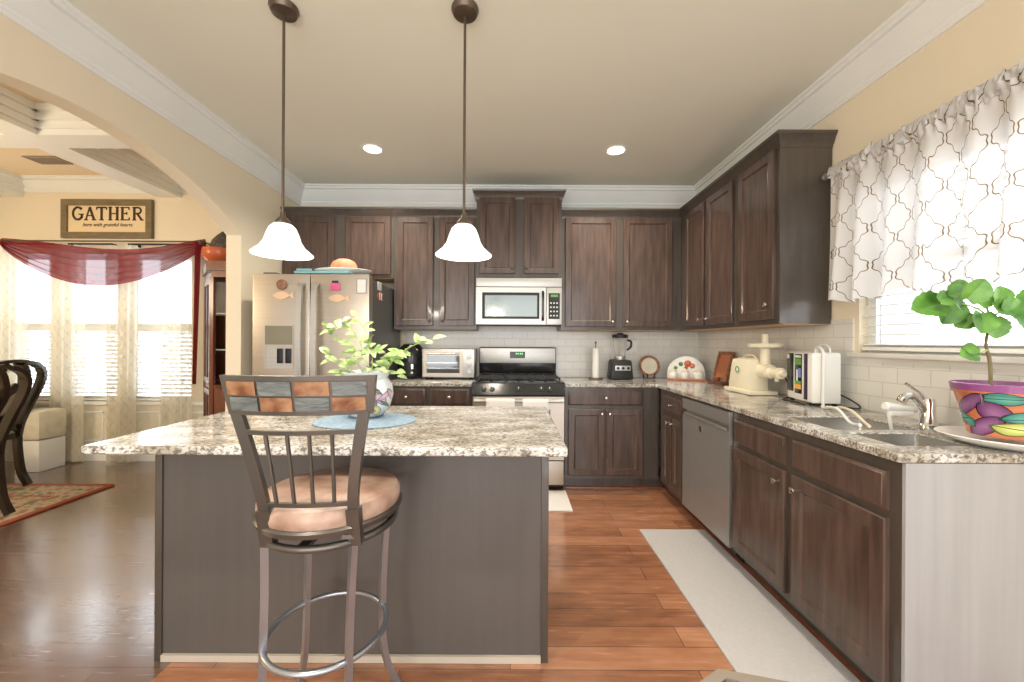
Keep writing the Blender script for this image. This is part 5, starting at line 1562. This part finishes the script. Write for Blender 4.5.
def chair(loc, rz, label):
    r = thing('dining_chair', label, 'chair', loc, rz, 'carved dark dining chairs')
    T_ = root_matrix(r)
    X = lambda *p: T_ @ Vector(p)
    # local: seat centre at origin, faces +y, back at -y
    def part(mb, nm, m_, **kw):
        return mb.build(nm, m_, r, **kw)
    poly = [(-.215, -.20), (.215, -.20), (.245, .18), (.20, .225), (-.20, .225), (-.245, .18)]
    part(MB().prism(poly, lambda a, b, d: X(a, b, d), .405, .450), 'seat_frame', 'walnut', smooth=20)
    mb = MB()
    n = 10
    def cush(u, v):
        a = (u - .5) * 2; b = (v - .5) * 2
        w_ = .205 + .025 * v
        e = max(abs(a), abs(b)) ** 6
        return X(a * w_, b * .195 + .01, .452 + .045 * (1 - e) * (1 - .15 * (a * a + b * b)))
    mb.grid(cush, 16, 16)
    part(mb, 'seat', 'seatpad', smooth=80, solid=.008)
    for sx_ in (-1, 1):
        part(MB().tube(bez([X(sx_ * .20, .19, .42), X(sx_ * .225, .215, .30), X(sx_ * .215, .20, .12), X(sx_ * .235, .235, .002)], 6), [1.25] * 5 + [1.1] * 5 + [.8] * 5 + [1.] * 4, flat=(.020, .020)), 'leg', 'walnut')
        part(MB().tube(bez([X(sx_ * .195, -.185, .45), X(sx_ * .195, -.19, .30), X(sx_ * .195, -.215, .12), X(sx_ * .20, -.265, .002)], 6), 1, flat=(.022, .019)), 'leg', 'walnut')
    # back: hoop with rounded shoulders
    def B(u, z): return X(u, -.19 - (z - .45) * .22 - .03 * math.sin((z - .45) * 4), z)
    hoop = [(-.195, .43), (-.180, .55), (-.20, .70), (-.235, .85), (-.235, .96), (-.17, 1.03), (-.06, 1.06), (.06, 1.06), (.17, 1.03), (.235, .96), (.235, .85), (.20, .70), (.180, .55), (.195, .43)]
    part(MB().tube(bez([B(*p) for p in hoop], 5), 1, flat=(.029, .014), up=tuple(T_.to_3x3() @ Vector((0.01, -.03, .02)).cross(Vector((0, 0, 1)))) if False else None), 'backrest', 'walnut')
    spl = [(-.04, .50), (-.03, .60), (-.085, .74), (-.115, .86), (-.09, .98), (-.05, 1.045)]
    for sx_ in (-1, 1):
        part(MB().tube(bez([B(sx_ * a, z) for a, z in spl], 5), .5, flat=(.036, .018)), 'splat', 'walnut')
    part(MB().tube([B(-.185, .50), B(.185, .50)], 1, flat=(.022, .012)), 'cross_rail', 'walnut')
    part(MB().tube([B(-.07, .86), B(.0, .80), B(.07, .86)], .5, flat=(.03, .018)), 'splat_tie', 'walnut')
    return r


chair((-3.82, 2.585, .024), math.radians(90), 'dark carved dining chair with sage seat, its back to the kitchen')
chair((-4.36, 3.12, .024), math.radians(97), 'dark carved dining chair standing against the round table')

# upholstered stool under the window
ac = thing('upholstered_stool', 'pale patterned upholstered stool with a white base below the window', 'stool', (-4.62, 3.84, 0))
MB().box(-4.72, 3.73, .001, -4.49, 3.955, .30, .01).build('base', 'trim', ac)
MB().box(-4.735, 3.715, .301, -4.475, 3.965, .585, .05).build('cushion', 'ivory', ac)

# plant on the table
tp_ = thing('table_plant', 'small leafy plant in a white pot on the round table', 'plant', (-4.76, 3.62, .761))
MB().lathe([(0, 0), (.05, 0), (.075, .12), (.07, .12), (.045, .10), (0, .10)], (-4.76, 3.62, .762), 24).build('pot', 'white', tp_)
ml = MB()
random.seed(3)
for k in range(26):
    a = random.uniform(0, 2 * pi)
    leaf(ml, (-4.76, 3.62, .87), (math.cos(a), math.sin(a), random.uniform(.5, 2.2)), (0, 0, 1), random.uniform(.10, .19), .03, 0)
ml.build('foliage', 'leaf', tp_)

# curio cabinet
cc = thing('curio_cabinet', 'cherry glass-sided curio cabinet in the dining corner', 'curio cabinet', (-2.75, 3.9, 0))
ca = [(-3.20, 4.08), (-2.87, 3.74), (-2.30, 3.74), (-2.30, 4.08)]
MB().prism(ca, XY, 0.001, .09).build('plinth', 'cherry', cc)
MB().prism(ca, XY, .80, .84).build('shelf_divider', 'cherry', cc)
top_ = [(-3.24, 4.10), (-2.89, 3.71), (-2.285, 3.71), (-2.285, 4.10)]
MB().prism(top_, XY, 1.93, 2.02).prism(ca, XY, 1.87, 1.93).build('cornice', 'cherry', cc)
for (px_, py_) in ((-3.16, 4.06), (-2.865, 3.755), (-2.32, 3.755), (-2.32, 4.06)):
    MB().box(px_ - .018, py_ - .018, .09, px_ + .018, py_ + .018, 1.87).build('post', 'cherry', cc)
MB().box(-3.08, 4.07, .09, -2.32, 4.078, 1.87).build('back_board', 'cherry', cc)
p0, p1 = Vector((-3.17, 4.05, 0)), Vector((-2.88, 3.757, 0))
dd = (p1 - p0).normalized(); nn_ = Vector((dd.y, -dd.x, 0)) if False else Vector((-dd.y, dd.x, 0)) * -1
LL = (p1 - p0).length
for z0, z1 in ((.10, .79), (.85, 1.86)):
    fn = lambda a, b, d: p0 + dd * a + nn_ * d + Vector((0, 0, b))
    MB().plate((.02, z0, LL - .02, z1), [(.06, z0 + .05, LL / 2 - .012, z1 - .05), (LL / 2 + .012, z0 + .05, LL - .06, z1 - .05)], fn, -.008, .012).build('side_panel', 'cherry', cc)
    MB().plate((.05, z0 + .04, LL - .05, z1 - .04), [], fn, -.003, .002).build('side_glass', 'mw_glass', cc)
box('front_glass', 'glass', (-2.845, 3.752, .85), (-2.34, 3.756, 1.86), cc)
MB().box(-2.845, 3.745, .09, -2.34, 3.760, .80, .003).build('lower_door', 'cherry', cc)
for z in (1.17, 1.52):
    MB().prism([(-3.07, 4.05), (-2.85, 3.775), (-2.33, 3.775), (-2.33, 4.05)], XY, z, z + .008).build('glass_shelf', 'trim', cc)
cnt = 0
for z, items in ((.841, ((-2.76, 'blue vase', 'screen_b', .05, .20), (-2.62, 'white cup', 'white', .04, .09))), (1.179, ((-2.78, 'ruby glass', 'terracotta', .04, .15), (-2.66, 'white vase', 'white', .045, .22))), (1.529, ((-2.77, 'green figurine', 'leaf', .035, .16), (-2.64, 'white plate stack', 'white', .07, .07)))):
    for (x_, nm, m_, r_, h_) in items:
        MB().lathe([(0, 0), (r_ * .7, 0), (r_, h_ * .35), (r_ * .55, h_ * .75), (r_ * .75, h_), (0, h_)], (x_, 3.88, z + .0005), 20).build(nm.replace(' ', '_'), m_, None, nm + ' on a glass shelf of the curio cabinet', 'ornament', 'ornaments in the curio cabinet')
bw = MB().lathe([(0, 0), (.06, 0), (.075, .01), (.13, .05), (.15, .10), (.145, .15), (.13, .155), (.125, .11), (.06, .02), (0, .02)], (-2.93, 3.93, 2.022), 36).build('ceramic_bowl', 'terracotta', None, 'round orange ceramic bowl on top of the curio cabinet', 'bowl')
bk_ = thing('woven_basket', 'dark woven pointed basket standing in the orange bowl', 'basket', (-2.90, 3.95, 2.05))
mb = MB().lathe([(0, 0), (.07, 0), (.115, .08), (.12, .16), (.10, .22), (.06, .27), (.02, .31), (0, .32)], (-2.90, 3.95, 2.045), 28)
mb.build('body', mat('dark_wicker', (.10, .085, .07), .8, bump=.8, bscale=60, var=.4, vscale=40), bk_)

bpy.context.view_layer.update()
